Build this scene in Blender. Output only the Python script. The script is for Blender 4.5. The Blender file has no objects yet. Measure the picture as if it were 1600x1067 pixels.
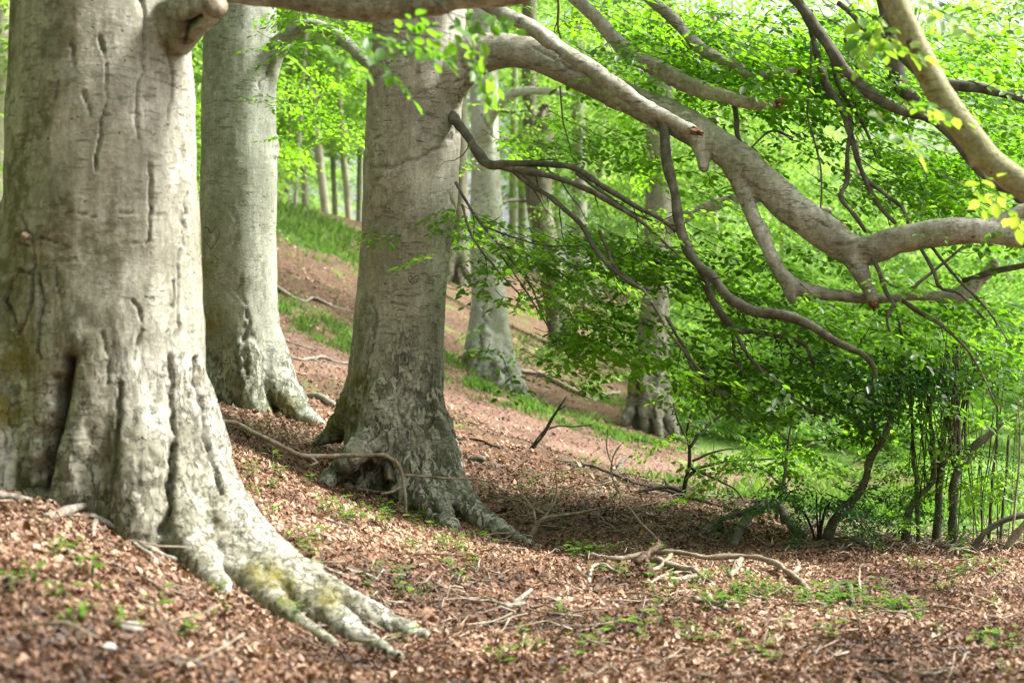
import bpy, math, random
import numpy as np
from mathutils import Vector, Matrix

random.seed(7)
RNG = np.random.default_rng(11)
SC = bpy.context.scene
COL = SC.collection
F = 2667.0                       # focal length in photograph pixels (60 mm on a 36 mm wide sensor, 1600 px)

# ------------------------------------------------------------------ camera, sky, sun, exposure
cam_data = bpy.data.cameras.new('camera')
cam = bpy.data.objects.new('camera', cam_data)
COL.objects.link(cam)
cam.location = (0, 0, 0)
cam.rotation_euler = (math.radians(90), 0, 0)
cam_data.lens = 60.0
cam_data.sensor_width = 36.0
cam_data.clip_start = 0.1
cam_data.clip_end = 2000.0
cam_data.dof.use_dof = True
cam_data.dof.focus_distance = 15.4
cam_data.dof.aperture_fstop = 1.9
SC.camera = cam

SUN_EL, SUN_AZ = 46.0, 82.0        # azimuth clockwise from +Y (view direction): light comes from the right
world = bpy.data.worlds.new('World')
SC.world = world
world.use_nodes = True
wn, wl = world.node_tree.nodes, world.node_tree.links
wn.clear()
w_out = wn.new('ShaderNodeOutputWorld')
w_bg = wn.new('ShaderNodeBackground')
w_sky = wn.new('ShaderNodeTexSky')
w_sky.sky_type = 'NISHITA'
w_sky.sun_disc = False
w_sky.sun_elevation = math.radians(SUN_EL)
w_sky.sun_rotation = math.radians(SUN_AZ)
w_sky.air_density = 1.0
w_sky.dust_density = 5.0
w_sky.ozone_density = 1.0
w_hsv = wn.new('ShaderNodeHueSaturation')
w_hsv.inputs['Saturation'].default_value = 0.25      # thin bright overcast: a nearly white sky
wl.new(w_sky.outputs[0], w_hsv.inputs['Color'])
wl.new(w_hsv.outputs[0], w_bg.inputs['Color'])
w_bg.inputs['Strength'].default_value = 0.09
wl.new(w_bg.outputs[0], w_out.inputs['Surface'])

sun_data = bpy.data.lights.new('sun', 'SUN')
sun_data.energy = 3.4
sun_data.angle = math.radians(10)
sun_data.color = (1.0, 0.97, 0.92)
sun = bpy.data.objects.new('sun', sun_data)
COL.objects.link(sun)
sun['kind'] = 'helper'
_el, _az = math.radians(SUN_EL), math.radians(SUN_AZ)
_sd = Vector((math.sin(_az) * math.cos(_el), math.cos(_az) * math.cos(_el), math.sin(_el)))
sun.rotation_euler = _sd.to_track_quat('Z', 'Y').to_euler()

SC.view_settings.view_transform = 'Standard'
SC.view_settings.look = 'None'
SC.view_settings.gamma = 1.0
SC.view_settings.use_curve_mapping = False
SC.view_settings.exposure = 1.92
SC.render.engine = 'CYCLES'
cy = SC.cycles
cy.use_denoising = True
cy.max_bounces = 6
cy.diffuse_bounces = 4
cy.glossy_bounces = 2
cy.transmission_bounces = 4
cy.transparent_max_bounces = 4
cy.caustics_reflective = False
cy.caustics_refractive = False
cy.use_adaptive_sampling = True
cy.adaptive_threshold = 0.025

# ------------------------------------------------------------------ helpers
def P(px, py, d):
    """A photograph pixel at depth d metres -> a point in the place."""
    return np.array([(px - 800.0) / F * d, d, (533.5 - py) / F * d])

_perm = np.random.default_rng(3).permutation(256)
_perm = np.concatenate([_perm, _perm, _perm])
_grad = np.random.default_rng(4).normal(size=(256, 3))
_grad /= np.linalg.norm(_grad, axis=1)[:, None]
_gx, _gy, _gz = (np.ascontiguousarray(_grad[:, k]).astype(np.float32) for k in range(3))
_perm = _perm.astype(np.int32)

def perlin(p):
    p = np.asarray(p, dtype=np.float32)
    i = np.floor(p)
    f = p - i
    u = f * f * f * (f * (f * 6 - 15) + 10)
    i = i.astype(np.int32) & 255
    fx, fy, fz = (np.ascontiguousarray(f[:, k]) for k in range(3))
    ux, uy, uz = (np.ascontiguousarray(u[:, k]) for k in range(3))
    xa = _perm[i[:, 0]]; xb = _perm[i[:, 0] + 1]
    iy, iz = i[:, 1], i[:, 2]
    def g(h, dx, dy, dz):
        return _gx[h] * (fx - dx) + _gy[h] * (fy - dy) + _gz[h] * (fz - dz)
    def plane(xh, dx):
        a = _perm[xh + iy]; b = _perm[xh + iy + 1]
        p00 = g(_perm[a + iz], dx, 0, 0); p01 = g(_perm[a + iz + 1], dx, 0, 1)
        p10 = g(_perm[b + iz], dx, 1, 0); p11 = g(_perm[b + iz + 1], dx, 1, 1)
        l0 = p00 + uz * (p01 - p00); l1 = p10 + uz * (p11 - p10)
        return l0 + uy * (l1 - l0)
    a = plane(xa, 0); b = plane(xb, 1)
    return ((a + ux * (b - a)) * 1.6).astype(np.float64)

def fbm(p, octaves=4, lac=2.07, gain=0.5):
    p = np.asarray(p, dtype=np.float64)
    a, s = 1.0, 0.0
    for k in range(octaves):
        s = s + a * perlin(p + 17.3 * k)
        p = p * lac
        a *= gain
    return s

def sstep(a, b, x):
    t = np.clip((x - a) / (b - a), 0, 1)
    return t * t * (3 - 2 * t)

def make_mesh(name, V, faces, mat=None, smooth=False, attrs=None):
    """faces: list of int arrays (n,k), all one object."""
    me = bpy.data.meshes.new(name)
    V = np.asarray(V, dtype=np.float32)
    faces = [np.asarray(f, dtype=np.int32) for f in faces if len(f)]
    me.vertices.add(len(V))
    me.vertices.foreach_set('co', V.ravel())
    nl = sum(f.size for f in faces)
    npoly = sum(len(f) for f in faces)
    me.loops.add(nl)
    me.polygons.add(npoly)
    me.loops.foreach_set('vertex_index', np.concatenate([f.ravel() for f in faces]))
    tot = np.concatenate([np.full(len(f), f.shape[1], dtype=np.int32) for f in faces])
    st = np.concatenate([[0], np.cumsum(tot)[:-1]]).astype(np.int32)
    me.polygons.foreach_set('loop_start', st)
    if smooth:
        me.polygons.foreach_set('use_smooth', np.ones(npoly, dtype=bool))
    me.update(calc_edges=True)
    for k, a in (attrs or {}).items():
        at = me.attributes.new(k, 'FLOAT', 'POINT')
        at.data.foreach_set('value', np.asarray(a, dtype=np.float32))
    if mat:
        me.materials.append(mat)
    return me

def link(name, me, parent=None):
    o = bpy.data.objects.new(name, me)
    COL.objects.link(o)
    if parent is not None:
        o.parent = parent
        if parent.get('_base') is not None:
            o.matrix_parent_inverse = Matrix.Translation(-Vector(parent['_base']))
    return o

def tag(o, label=None, cat=None, group=None, kind=None):
    if label: o['label'] = label
    if cat: o['category'] = cat
    if group: o['group'] = group
    if kind: o['kind'] = kind
    return o

def thing(name, loc, label, cat, group=None):
    o = bpy.data.objects.new(name, None)
    COL.objects.link(o)
    o.location = tuple(float(v) for v in loc)
    o['_base'] = [float(v) for v in loc]
    o.empty_display_size = 0.1
    return tag(o, label, cat, group)

def catmull(pts, n):
    """resample rows of pts with a Catmull-Rom spline to n rows, even in arc length"""
    pts = np.asarray(pts, dtype=np.float64)
    if len(pts) == 2:
        t = np.linspace(0, 1, n)[:, None]
        return pts[0] * (1 - t) + pts[1] * t
    q = np.vstack([2 * pts[0] - pts[1], pts, 2 * pts[-1] - pts[-2]])
    out = []
    for i in range(1, len(q) - 2):
        t = np.linspace(0, 1, 16, endpoint=False)[:, None]
        p0, p1, p2, p3 = q[i - 1], q[i], q[i + 1], q[i + 2]
        out.append(0.5 * (2 * p1 + (p2 - p0) * t + (2 * p0 - 5 * p1 + 4 * p2 - p3) * t ** 2 + (3 * p1 - p0 - 3 * p2 + p3) * t ** 3))
    out = np.vstack(out + [pts[-1:]])
    s = np.concatenate([[0], np.cumsum(np.linalg.norm(np.diff(out[:, :3], axis=0), axis=1))])
    tt = np.linspace(0, s[-1], n)
    return np.stack([np.interp(tt, s, out[:, k]) for k in range(out.shape[1])], axis=1)

def tube(pr, sides=10, mod=None, round_end=True):
    """pr rows (x,y,z,r). Closed tube. mod(theta, i) -> radius factor."""
    c, r = pr[:, :3], np.maximum(pr[:, 3], 1e-4)
    T = np.gradient(c, axis=0)
    T /= np.linalg.norm(T, axis=1)[:, None] + 1e-12
    u = np.cross(T[0], [0.0, 1.0, 0.0] if abs(T[0][1]) < 0.9 else [1.0, 0, 0])
    u /= np.linalg.norm(u)
    th = np.linspace(0, 2 * np.pi, sides, endpoint=False)
    rings = []
    for i in range(len(c)):
        u = u - T[i] * np.dot(u, T[i])
        u /= np.linalg.norm(u)
        t = T[i]
        v = np.array([t[1] * u[2] - t[2] * u[1], t[2] * u[0] - t[0] * u[2], t[0] * u[1] - t[1] * u[0]])
        k = mod(th, i) if mod else 1.0
        rings.append(c[i] + (r[i] * k * np.cos(th))[:, None] * u + (r[i] * k * np.sin(th))[:, None] * v)
    V = np.vstack(rings + [c[:1] - (T[:1] * r[0] * 0.5 if round_end else 0), c[-1:] + (T[-1:] * r[-1] * 0.5 if round_end else 0)])
    n = len(c)
    a = np.arange(sides)
    b = (a + 1) % sides
    Q = np.vstack([np.stack([i * sides + a, i * sides + b, (i + 1) * sides + b, (i + 1) * sides + a], 1) for i in range(n - 1)])
    t0 = np.stack([b, a, np.full(sides, n * sides)], 1)
    t1 = np.stack([(n - 1) * sides + a, (n - 1) * sides + b, np.full(sides, n * sides + 1)], 1)
    return V, Q, np.vstack([t0, t1])

def join(parts):
    Vs, Qs, Ts, o = [], [], [], 0
    for V, Q, T in parts:
        Vs.append(V); Qs.append(Q + o); Ts.append(T + o); o += len(V)
    return np.vstack(Vs), np.vstack(Qs), np.vstack(Ts)

# ------------------------------------------------------------------ terrain
CTRL_PX = [
    (1600, 1067, 8.5), (1200, 1067, 8.4), (800, 1067, 8.2), (400, 1067, 7.4), (0, 1067, 6.0), (0, 900, 7.9),
    (0, 752, 10.0), (140, 792, 9.9), (225, 855, 9.75), (330, 905, 9.5), (640, 1012, 9.2), (500, 990, 9.0), (1000, 950, 10.8), (1600, 900, 12.4), (1600, 862, 14.0),
    (1200, 855, 14.2), (1000, 850, 14.3), (800, 842, 14.6), (700, 818, 14.7), (510, 688, 16.3), (500, 760, 15.0), (340, 655, 15.5), (420, 720, 14.2),
    (330, 600, 20.3), (500, 667, 19.3), (400, 650, 19.5), (430, 600, 23.0), (430, 560, 26), (430, 500, 30), (560, 470, 33), (500, 400, 40), (500, 345, 50),
    (720, 583, 36), (830, 632, 35), (775, 612, 35), (720, 612, 30), (850, 645, 30), (690, 640, 24.5), (850, 706, 24.0),
    (690, 657, 21), (850, 711, 19.7), (1000, 766, 18.2), (1110, 792, 17.4), (700, 700, 18.5), (900, 762, 16.8), (900, 825, 15.0),
    (1000, 700, 28.5), (1000, 745, 24.5), (1150, 765, 25), (1150, 725, 29), (1300, 832, 16.2), (1300, 800, 22), (1300, 725, 32), (1450, 800, 22), (1450, 720, 33), (1600, 720, 34), (1600, 800, 22),
    (968, 668, 33), (1065, 692, 32), (1015, 672, 32.7), (900, 605, 40), (1100, 645, 42), (882, 548, 46), (950, 540, 52), (850, 445, 57), (903, 462, 60), (712, 444, 52),
    (1150, 575, 60), (1300, 620, 60), (1500, 640, 60), (1600, 640, 80),
    (0, 560, 16), (0, 500, 22), (0, 330, 40),
]
CTRL_XYZ = [(0, 0, -1.6), (-4, 0, -1.15), (5, 0, -1.7), (-12, 8, 0.2), (-14, 20, 1.6), (12, 10, -1.75), (14, 20, -2.0), (14, 34, -2.2),
            (-14, 40, 4.0), (-16, 75, 5.4), (-6, 75, 4.6), (3, 85, 3.2), (20, 85, -0.8), (40, 85, -2.0), (40, 40, -2.2), (-40, 40, 5.5), (-40, 85, 7.0), (-40, 10, 3.0),
            (40, 0, -1.8), (0, 130, 4.0), (40, 130, 0.0), (-40, 130, 7.0), (-5, -25, -1.2), (25, -25, -1.7), (-25, -25, 0.5)]
_C = np.array([P(*c) for c in CTRL_PX] + [np.array(c, dtype=float) for c in CTRL_XYZ])

def _tk(r2):
    return 0.5 * r2 * np.log(r2 + 1e-9)

_n = len(_C)
_D2 = ((_C[:, None, :2] - _C[None, :, :2]) ** 2).sum(-1)
_A = np.zeros((_n + 3, _n + 3))
_A[:_n, :_n] = _tk(_D2) + np.eye(_n) * 0.02
_A[:_n, _n] = 1
_A[:_n, _n + 1:] = _C[:, :2]
_A[_n:, :_n] = _A[:_n, _n:].T
_w = np.linalg.solve(_A, np.concatenate([_C[:, 2], [0, 0, 0]]))

def gz0(x, y):
    x = np.atleast_1d(np.asarray(x, dtype=float)); y = np.atleast_1d(np.asarray(y, dtype=float))
    cx = np.clip(x, -60, 60); cyy = np.clip(y, -30, 140)
    out = np.empty(len(cx))
    for s in range(0, len(cx), 20000):
        a, b = cx[s:s + 20000], cyy[s:s + 20000]
        d2 = (a[:, None] - _C[:, 0]) ** 2 + (b[:, None] - _C[:, 1]) ** 2
        out[s:s + 20000] = _tk(d2) @ _w[:_n] + _w[_n] + a * _w[_n + 1] + b * _w[_n + 2]
    return out

def gz(x, y):
    z = gz0(x, y)
    x = np.atleast_1d(np.asarray(x, dtype=float)); y = np.atleast_1d(np.asarray(y, dtype=float))
    q = np.stack([x, y, np.zeros_like(x)], 1)
    return z + fbm(q * 0.55, 3) * 0.045 + fbm(q * 2.3 + 40, 3) * 0.016

def g1(x, y):
    return float(gz(x, y)[0])

_dd = np.concatenate([np.linspace(4, 40, 700), np.linspace(40.2, 120, 400)])

def PG(px, py):
    """where the pixel's line of sight meets the ground"""
    x = (px - 800.0) / F * _dd
    z = (533.5 - py) / F * _dd
    h = gz(x, _dd)
    k = np.nonzero(z < h)[0]
    d = _dd[k[0]] if len(k) else 60.0
    return np.array([(px - 800.0) / F * d, d, g1((px - 800.0) / F * d, d)])

# ------------------------------------------------------------------ material helpers
class NT:
    def __init__(self, name):
        self.m = bpy.data.materials.new(name)
        self.m.use_nodes = True
        self.t = self.m.node_tree
        self.t.nodes.clear()
        self.out = self.t.nodes.new('ShaderNodeOutputMaterial')
    def n(self, kind, **kw):
        nd = self.t.nodes.new('ShaderNode' + kind)
        for k, v in kw.items():
            if k.startswith('_'):
                setattr(nd, k[1:], v)
        for k, v in kw.items():
            if k.startswith('_'): continue
            key = int(k[1:]) if k[0] == 'i' and k[1:].isdigit() else k.replace('__', ' ')
            s = nd.inputs[key]
            if isinstance(v, bpy.types.NodeSocket): self.t.links.new(v, s)
            else: s.default_value = v
        return nd
    def noise(self, vec, scale, detail=4, rough=0.55, dist=0.0):
        return self.n('TexNoise', Vector=vec, Scale=scale, Detail=detail, Roughness=rough, Distortion=dist).outputs['Fac']
    def vmul(self, vec, s):
        return self.n('VectorMath', _operation='MULTIPLY', i0=vec, i1=s).outputs[0]
    def ramp(self, fac, stops, interp='LINEAR'):
        r = self.n('ValToRGB', Fac=fac)
        r.color_ramp.interpolation = interp
        e = r.color_ramp.elements
        while len(e) > 1: e.remove(e[0])
        e[0].position = stops[0][0]; e[0].color = col4(stops[0][1])
        for p, c in stops[1:]:
            k = e.new(p); k.color = col4(c)
        return r.outputs['Color']
    def mix(self, fac, a, b, blend='MIX'):
        nd = self.n('Mix', _data_type='RGBA', _blend_type=blend)
        for s, v in ((nd.inputs[0], fac), (nd.inputs[6], a), (nd.inputs[7], b)):
            if isinstance(v, bpy.types.NodeSocket): self.t.links.new(v, s)
            elif isinstance(v, (int, float)): s.default_value = v
            else: s.default_value = col4(v)
        return nd.outputs[2]
    def math(self, op, a, b=0.0, c=0.0):
        return self.n('Math', _operation=op, i0=a, i1=b, i2=c).outputs[0]
    def attr(self, name):
        return self.n('Attribute', _attribute_name=name).outputs['Fac']
    def bump(self, h, strength, dist, normal=None):
        b = self.n('Bump', Height=h, Strength=strength, Distance=dist)
        if normal is not None: self.t.links.new(normal, b.inputs['Normal'])
        return b.outputs[0]
    def surf(self, s):
        self.t.links.new(s, self.out.inputs['Surface'])
        return self.m

def col4(c):
    if isinstance(c, (int, float)): return (c, c, c, 1)
    return tuple(c) + (1,) if len(c) == 3 else tuple(c)

def bark_material(name, light, mid, olive, tone=1.0, dash=0.6, bump=1.0, flake=0.6):
    """smooth beech bark: pale grey skin, olive algal film with painted shade-side darkening, cross wrinkles, flaking plates, lichen"""
    t = NT(name)
    pos = t.n('TexCoord').outputs['Object']
    big = t.noise(pos, 1.1, 4, 0.6)
    med = t.noise(t.vmul(pos, (3.2, 3.2, 1.1)), 1.0, 6, 0.65)
    col = t.mix(t.ramp(big, [(0.38, 0), (0.62, 1)]), mid, light)
    col = t.mix(t.math('MULTIPLY', t.ramp(med, [(0.42, 0), (0.66, 1)]), 0.55), col, mid)
    fine = t.noise(pos, 46.0, 4, 0.7)
    col = t.mix(0.5, col, t.mix(1.0, col, t.ramp(fine, [(0.28, 0.35), (0.72, 1.6)]), 'MULTIPLY'))
    gr = t.noise(t.vmul(pos, (34, 34, 5)), 1.0, 5, 0.7)
    col = t.mix(0.4, col, t.mix(1.0, col, t.ramp(gr, [(0.30, 0.45), (0.70, 1.5)]), 'MULTIPLY'))
    mot = t.noise(t.vmul(pos, (6.0, 6.0, 4.0)), 1.0, 7, 0.72, 0.8)
    col = t.mix(t.math('MULTIPLY', t.ramp(mot, [(0.50, 0), (0.62, 1)]), 0.45), col, t.mix(0.55, mid, olive))
    mo2 = t.noise(t.vmul(pos, (15.0, 15.0, 9.0)), 1.0, 5, 0.65, 0.6)
    col = t.mix(t.math('MULTIPLY', t.math('MULTIPLY', t.ramp(mo2, [(0.52, 0), (0.57, 1)]), t.ramp(med, [(0.40, 0), (0.58, 1)])), 0.55), col, t.mix(0.7, mid, olive))
    # olive algal film; its mask also paints the shaded trunk side darker
    al = t.math('MULTIPLY', t.attr('algae_shade'), t.ramp(t.noise(t.vmul(pos, (2.4, 2.4, 1.0)), 1.3, 6, 0.65), [(0.40, 0.15), (0.54, 1)]))
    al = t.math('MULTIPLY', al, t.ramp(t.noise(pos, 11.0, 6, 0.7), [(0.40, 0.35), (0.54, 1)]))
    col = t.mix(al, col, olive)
    # vertical rain streaks
    st = t.noise(t.vmul(pos, (16, 16, 0.7)), 1.0, 4, 0.6)
    col = t.mix(t.math('MULTIPLY', t.ramp(st, [(0.52, 0), (0.72, 1)]), 0.45), col, t.mix(0.6, olive, mid))
    # cross wrinkles and dashes
    da = t.noise(t.vmul(pos, (9.0, 9.0, 55.0)), 1.0, 4, 0.6, 0.35)
    dam = t.ramp(t.noise(pos, 1.7, 3, 0.6), [(0.36, 0), (0.56, 1)])
    dmask = t.math('MULTIPLY', t.ramp(da, [(0.62, 0), (0.70, 1)]), dam)
    col = t.mix(t.math('MULTIPLY', dmask, dash), col, (0.075, 0.065, 0.045))
    br = t.noise(t.vmul(pos, (9.0, 9.0, 30.0)), 1.0, 5, 0.66, 0.4)
    brm = t.ramp(t.noise(t.vmul(pos, (2.6, 2.6, 1.6)), 1.0, 4, 0.6), [(0.40, 0.15), (0.58, 1)])
    col = t.mix(t.math('MULTIPLY', t.math('MULTIPLY', t.ramp(br, [(0.535, 0), (0.60, 1)]), brm), 0.75), col, t.mix(0.45, olive, (0.05, 0.045, 0.035)))
    pit = t.noise(t.vmul(pos, (16, 16, 26)), 1.0, 2, 0.5)
    pm = t.ramp(pit, [(0.70, 0), (0.745, 1)])
    col = t.mix(t.math('MULTIPLY', pm, 0.75), col, (0.045, 0.038, 0.028))
    # flaking plates low on the stem
    fl = t.attr('flaky')
    fn = t.noise(t.vmul(pos, (15.0, 15.0, 5.0)), 1.0, 5, 0.62, 0.3)
    fsel = t.ramp(t.noise(pos, 3.1, 3, 0.6), [(0.40, 0), (0.56, 1)])
    keep = t.ramp(fn, [(0.49, 0), (0.525, 1)])              # some plates have fallen, the rest stand proud
    edge = t.ramp(fn, [(0.47, 0), (0.49, 1), (0.50, 0.6), (0.515, 0)])
    gone = t.math('MULTIPLY', t.math('MULTIPLY', fl, fsel), t.math('SUBTRACT', 1.0, keep))
    col = t.mix(t.math('MULTIPLY', t.math('MULTIPLY', t.math('MULTIPLY', fl, fsel), keep), flake * 0.12), col, light)
    col = t.mix(t.math('MULTIPLY', gone, flake), col, t.mix(0.5, olive, (0.055, 0.048, 0.033)))
    col = t.mix(t.math('MULTIPLY', t.math('MULTIPLY', fl, fsel), t.math('MULTIPLY', edge, flake * 0.7)), col, (0.07, 0.058, 0.04))  # painted dark line standing in for the shadow lip of each plate
    # fissures
    col = t.mix(t.math('MULTIPLY', t.attr('crack'), 0.6), col, (0.045, 0.035, 0.025))
    # pale lichen
    li = t.ramp(t.noise(pos, 7.0, 5, 0.65, 0.4), [(0.63, 0), (0.68, 1)])
    li = t.math('MULTIPLY', li, t.ramp(t.noise(pos, 1.3, 2), [(0.45, 0), (0.6, 0.8)]))
    col = t.mix(li, col, (0.50, 0.54, 0.42))
    # moss
    mo = t.math('MULTIPLY', t.attr('moss'), t.ramp(t.noise(pos, 9.0, 5, 0.7), [(0.34, 0), (0.55, 1)]))
    col = t.mix(mo, col, t.mix(t.noise(pos, 60, 2), (0.065, 0.062, 0.014), (0.19, 0.165, 0.045)))
    if tone != 1.0:
        col = t.mix(1.0, col, (tone, tone, tone), 'MULTIPLY')
    h = t.math('MULTIPLY', t.math('MULTIPLY', fl, keep), 0.8)
    h = t.math('SUBTRACT', h, t.math('MULTIPLY', t.math('MULTIPLY', fl, edge), 0.5))
    h = t.math('ADD', h, t.math('MULTIPLY', da, 0.16))
    h = t.math('ADD', h, t.math('MULTIPLY', fine, 0.22))
    h = t.math('ADD', h, t.math('MULTIPLY', med, 0.45))
    h = t.math('SUBTRACT', h, t.math('MULTIPLY', dmask, 0.25))
    h = t.math('SUBTRACT', h, t.math('MULTIPLY', pm, 0.3))
    nrm = t.bump(h, 0.9 * bump, 0.022)
    b = t.n('BsdfPrincipled', Base__Color=col, Roughness=0.82, Normal=nrm)
    b.inputs['Specular IOR Level'].default_value = 0.25
    return t.surf(b.outputs[0])

def leaf_material(name, refl, trans, mixf=0.5, rough=0.45, spec=0.35):
    t = NT(name)
    a = t.attr('tint')
    c1 = t.ramp(a, [(0.0, refl[0]), (0.5, refl[1]), (1.0, refl[2])])
    c2 = t.ramp(a, [(0.0, trans[0]), (0.5, trans[1]), (1.0, trans[2])])
    b = t.n('BsdfPrincipled', Base__Color=c1, Roughness=rough)
    b.inputs['Specular IOR Level'].default_value = spec
    tr = t.n('BsdfTranslucent', Color=c2)
    m = t.n('MixShader', i0=mixf, i1=b.outputs[0], i2=tr.outputs[0])
    return t.surf(m.outputs[0])

def wood_material(name, c1, c2, c3, scale=10.0, rough=0.85, bump=0.6):
    t = NT(name)
    pos = t.n('TexCoord').outputs['Object']
    n1 = t.noise(pos, scale, 5, 0.65)
    n2 = t.noise(pos, scale * 7, 3, 0.6)
    col = t.ramp(n1, [(0.32, c1), (0.5, c2), (0.68, c3)])
    col = t.mix(0.35, col, t.mix(1.0, col, t.ramp(n2, [(0.3, 0.45), (0.7, 1.4)]), 'MULTIPLY'))
    b = t.n('BsdfPrincipled', Base__Color=col, Roughness=rough, Normal=t.bump(t.math('ADD', n1, t.math('MULTIPLY', n2, 0.5)), bump, 0.01))
    b.inputs['Specular IOR Level'].default_value = 0.2
    return t.surf(b.outputs[0])

M = {}
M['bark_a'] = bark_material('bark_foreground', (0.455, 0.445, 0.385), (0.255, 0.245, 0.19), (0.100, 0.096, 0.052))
M['bark_c'] = bark_material('bark_middle', (0.48, 0.465, 0.395), (0.275, 0.26, 0.20), (0.105, 0.10, 0.055), dash=0.9, flake=0.85)
M['bark_b'] = bark_material('bark_second', (0.37, 0.38, 0.33), (0.235, 0.245, 0.195), (0.115, 0.13, 0.07), dash=0.8, flake=0.85)
M['bark_d'] = bark_material('bark_pale', (0.62, 0.62, 0.57), (0.46, 0.45, 0.40), (0.19, 0.185, 0.13), dash=0.3)
M['bark_e'] = bark_material('bark_dark', (0.20, 0.185, 0.13), (0.13, 0.12, 0.08), (0.08, 0.075, 0.035))
M['bark_f'] = bark_material('bark_far', (0.34, 0.325, 0.265), (0.24, 0.225, 0.175), (0.13, 0.125, 0.075))
M['bark_n'] = bark_material('bark_near_limb', (0.34, 0.33, 0.20), (0.25, 0.24, 0.12), (0.15, 0.15, 0.06))
M['twig'] = wood_material('twig_bark', (0.016, 0.014, 0.010), (0.030, 0.026, 0.018), (0.055, 0.048, 0.034))
M['branch'] = wood_material('branch_bark', (0.05, 0.046, 0.033), (0.095, 0.088, 0.063), (0.17, 0.158, 0.118))
M['far_trunk'] = wood_material('far_trunk_bark', (0.26, 0.24, 0.17), (0.38, 0.355, 0.26), (0.50, 0.47, 0.37), 3.0)
M['stick'] = wood_material('dead_wood', (0.11, 0.085, 0.06), (0.22, 0.18, 0.13), (0.36, 0.31, 0.24), 14)
M['pale_stick'] = wood_material('bleached_wood', (0.10, 0.085, 0.065), (0.23, 0.20, 0.16), (0.40, 0.365, 0.30), 30)
M['red_wood'] = wood_material('broken_heartwood', (0.06, 0.028, 0.014), (0.15, 0.072, 0.038), (0.30, 0.18, 0.11), 26)
M['stone'] = wood_material('pale_stone', (0.20, 0.175, 0.15), (0.30, 0.27, 0.24), (0.42, 0.38, 0.34), 18)
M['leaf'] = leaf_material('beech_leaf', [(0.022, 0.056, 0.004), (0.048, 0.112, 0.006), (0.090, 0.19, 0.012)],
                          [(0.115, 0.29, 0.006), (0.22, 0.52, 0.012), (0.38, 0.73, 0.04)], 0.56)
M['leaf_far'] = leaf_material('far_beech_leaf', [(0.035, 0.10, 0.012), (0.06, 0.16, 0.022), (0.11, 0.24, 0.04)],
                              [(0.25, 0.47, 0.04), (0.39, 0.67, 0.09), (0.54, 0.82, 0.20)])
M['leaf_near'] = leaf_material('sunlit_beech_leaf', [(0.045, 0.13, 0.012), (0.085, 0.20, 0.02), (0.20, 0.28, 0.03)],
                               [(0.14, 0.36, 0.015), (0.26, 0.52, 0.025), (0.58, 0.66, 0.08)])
M['seedling'] = leaf_material('seedling_leaf', [(0.05, 0.12, 0.012), (0.085, 0.18, 0.018), (0.13, 0.23, 0.025)], [(0.12, 0.28, 0.015), (0.2, 0.4, 0.02), (0.3, 0.5, 0.04)], 0.35)
M['leaf_dark'] = leaf_material('evergreen_leaf', [(0.012, 0.045, 0.008), (0.022, 0.075, 0.012), (0.04, 0.11, 0.018)],
                               [(0.03, 0.12, 0.008), (0.06, 0.20, 0.012), (0.10, 0.30, 0.02)], 0.35, 0.35, 0.5)
M['grass'] = leaf_material('grass_blade', [(0.045, 0.095, 0.015), (0.085, 0.165, 0.028), (0.15, 0.24, 0.06)],
                           [(0.11, 0.24, 0.025), (0.20, 0.38, 0.05), (0.33, 0.53, 0.10)], 0.42)
M['litter'] = leaf_material('dead_leaf', [(0.040, 0.023, 0.014), (0.185, 0.100, 0.058), (0.48, 0.33, 0.225)],
                            [(0.08, 0.035, 0.015), (0.18, 0.085, 0.04), (0.35, 0.2, 0.1)], 0.15, 0.6, 0.3)

def ground_material(name, cols, scale, green=None, bump=1.0):
    t = NT(name)
    pos = t.n('TexCoord').outputs['Object']
    v = t.n('TexVoronoi', _feature='F1', Vector=pos, Scale=scale)
    vv = t.n('SeparateColor', Color=v.outputs['Color']).outputs[0]
    n = t.noise(pos, scale * 0.5, 5, 0.7)
    f = t.math('ADD', t.math('MULTIPLY', vv, 0.55), t.math('MULTIPLY', n, 0.5))
    col = t.ramp(f, [(0.2, cols[0]), (0.5, cols[1]), (0.85, cols[2])])
    big = t.noise(pos, 0.55, 4, 0.6)
    col = t.mix(t.ramp(big, [(0.45, 0), (0.7, 0.5)]), col, cols[0])
    if green:
        gm = t.ramp(t.noise(pos, 0.8, 5, 0.7), [(0.55, 0), (0.68, 1)])
        col = t.mix(gm, col, t.mix(t.noise(pos, 12, 3), green[0], green[1]))
    h = t.math('ADD', t.math('MULTIPLY', v.outputs['Distance'], 0.6), n)
    b = t.n('BsdfPrincipled', Base__Color=col, Roughness=0.9, Normal=t.bump(h, 0.9 * bump, 0.03))
    b.inputs['Specular IOR Level'].default_value = 0.15
    return t.surf(b.outputs[0])

M['ground'] = ground_material('leaf_mould', [(0.060, 0.033, 0.020), (0.15, 0.080, 0.050), (0.30, 0.175, 0.115)], 26)
M['slope'] = ground_material('far_slope', [(0.040, 0.025, 0.016), (0.105, 0.062, 0.040), (0.23, 0.145, 0.10)], 24, [(0.06, 0.14, 0.015), (0.13, 0.25, 0.035)])
M['meadow'] = ground_material('meadow_turf', [(0.08, 0.14, 0.03), (0.13, 0.23, 0.05), (0.21, 0.32, 0.09)], 20, [(0.20, 0.12, 0.075), (0.30, 0.19, 0.13)])
M['path'] = ground_material('bare_path', [(0.075, 0.042, 0.030), (0.15, 0.089, 0.064), (0.28, 0.18, 0.135)], 30, bump=0.7)

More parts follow.
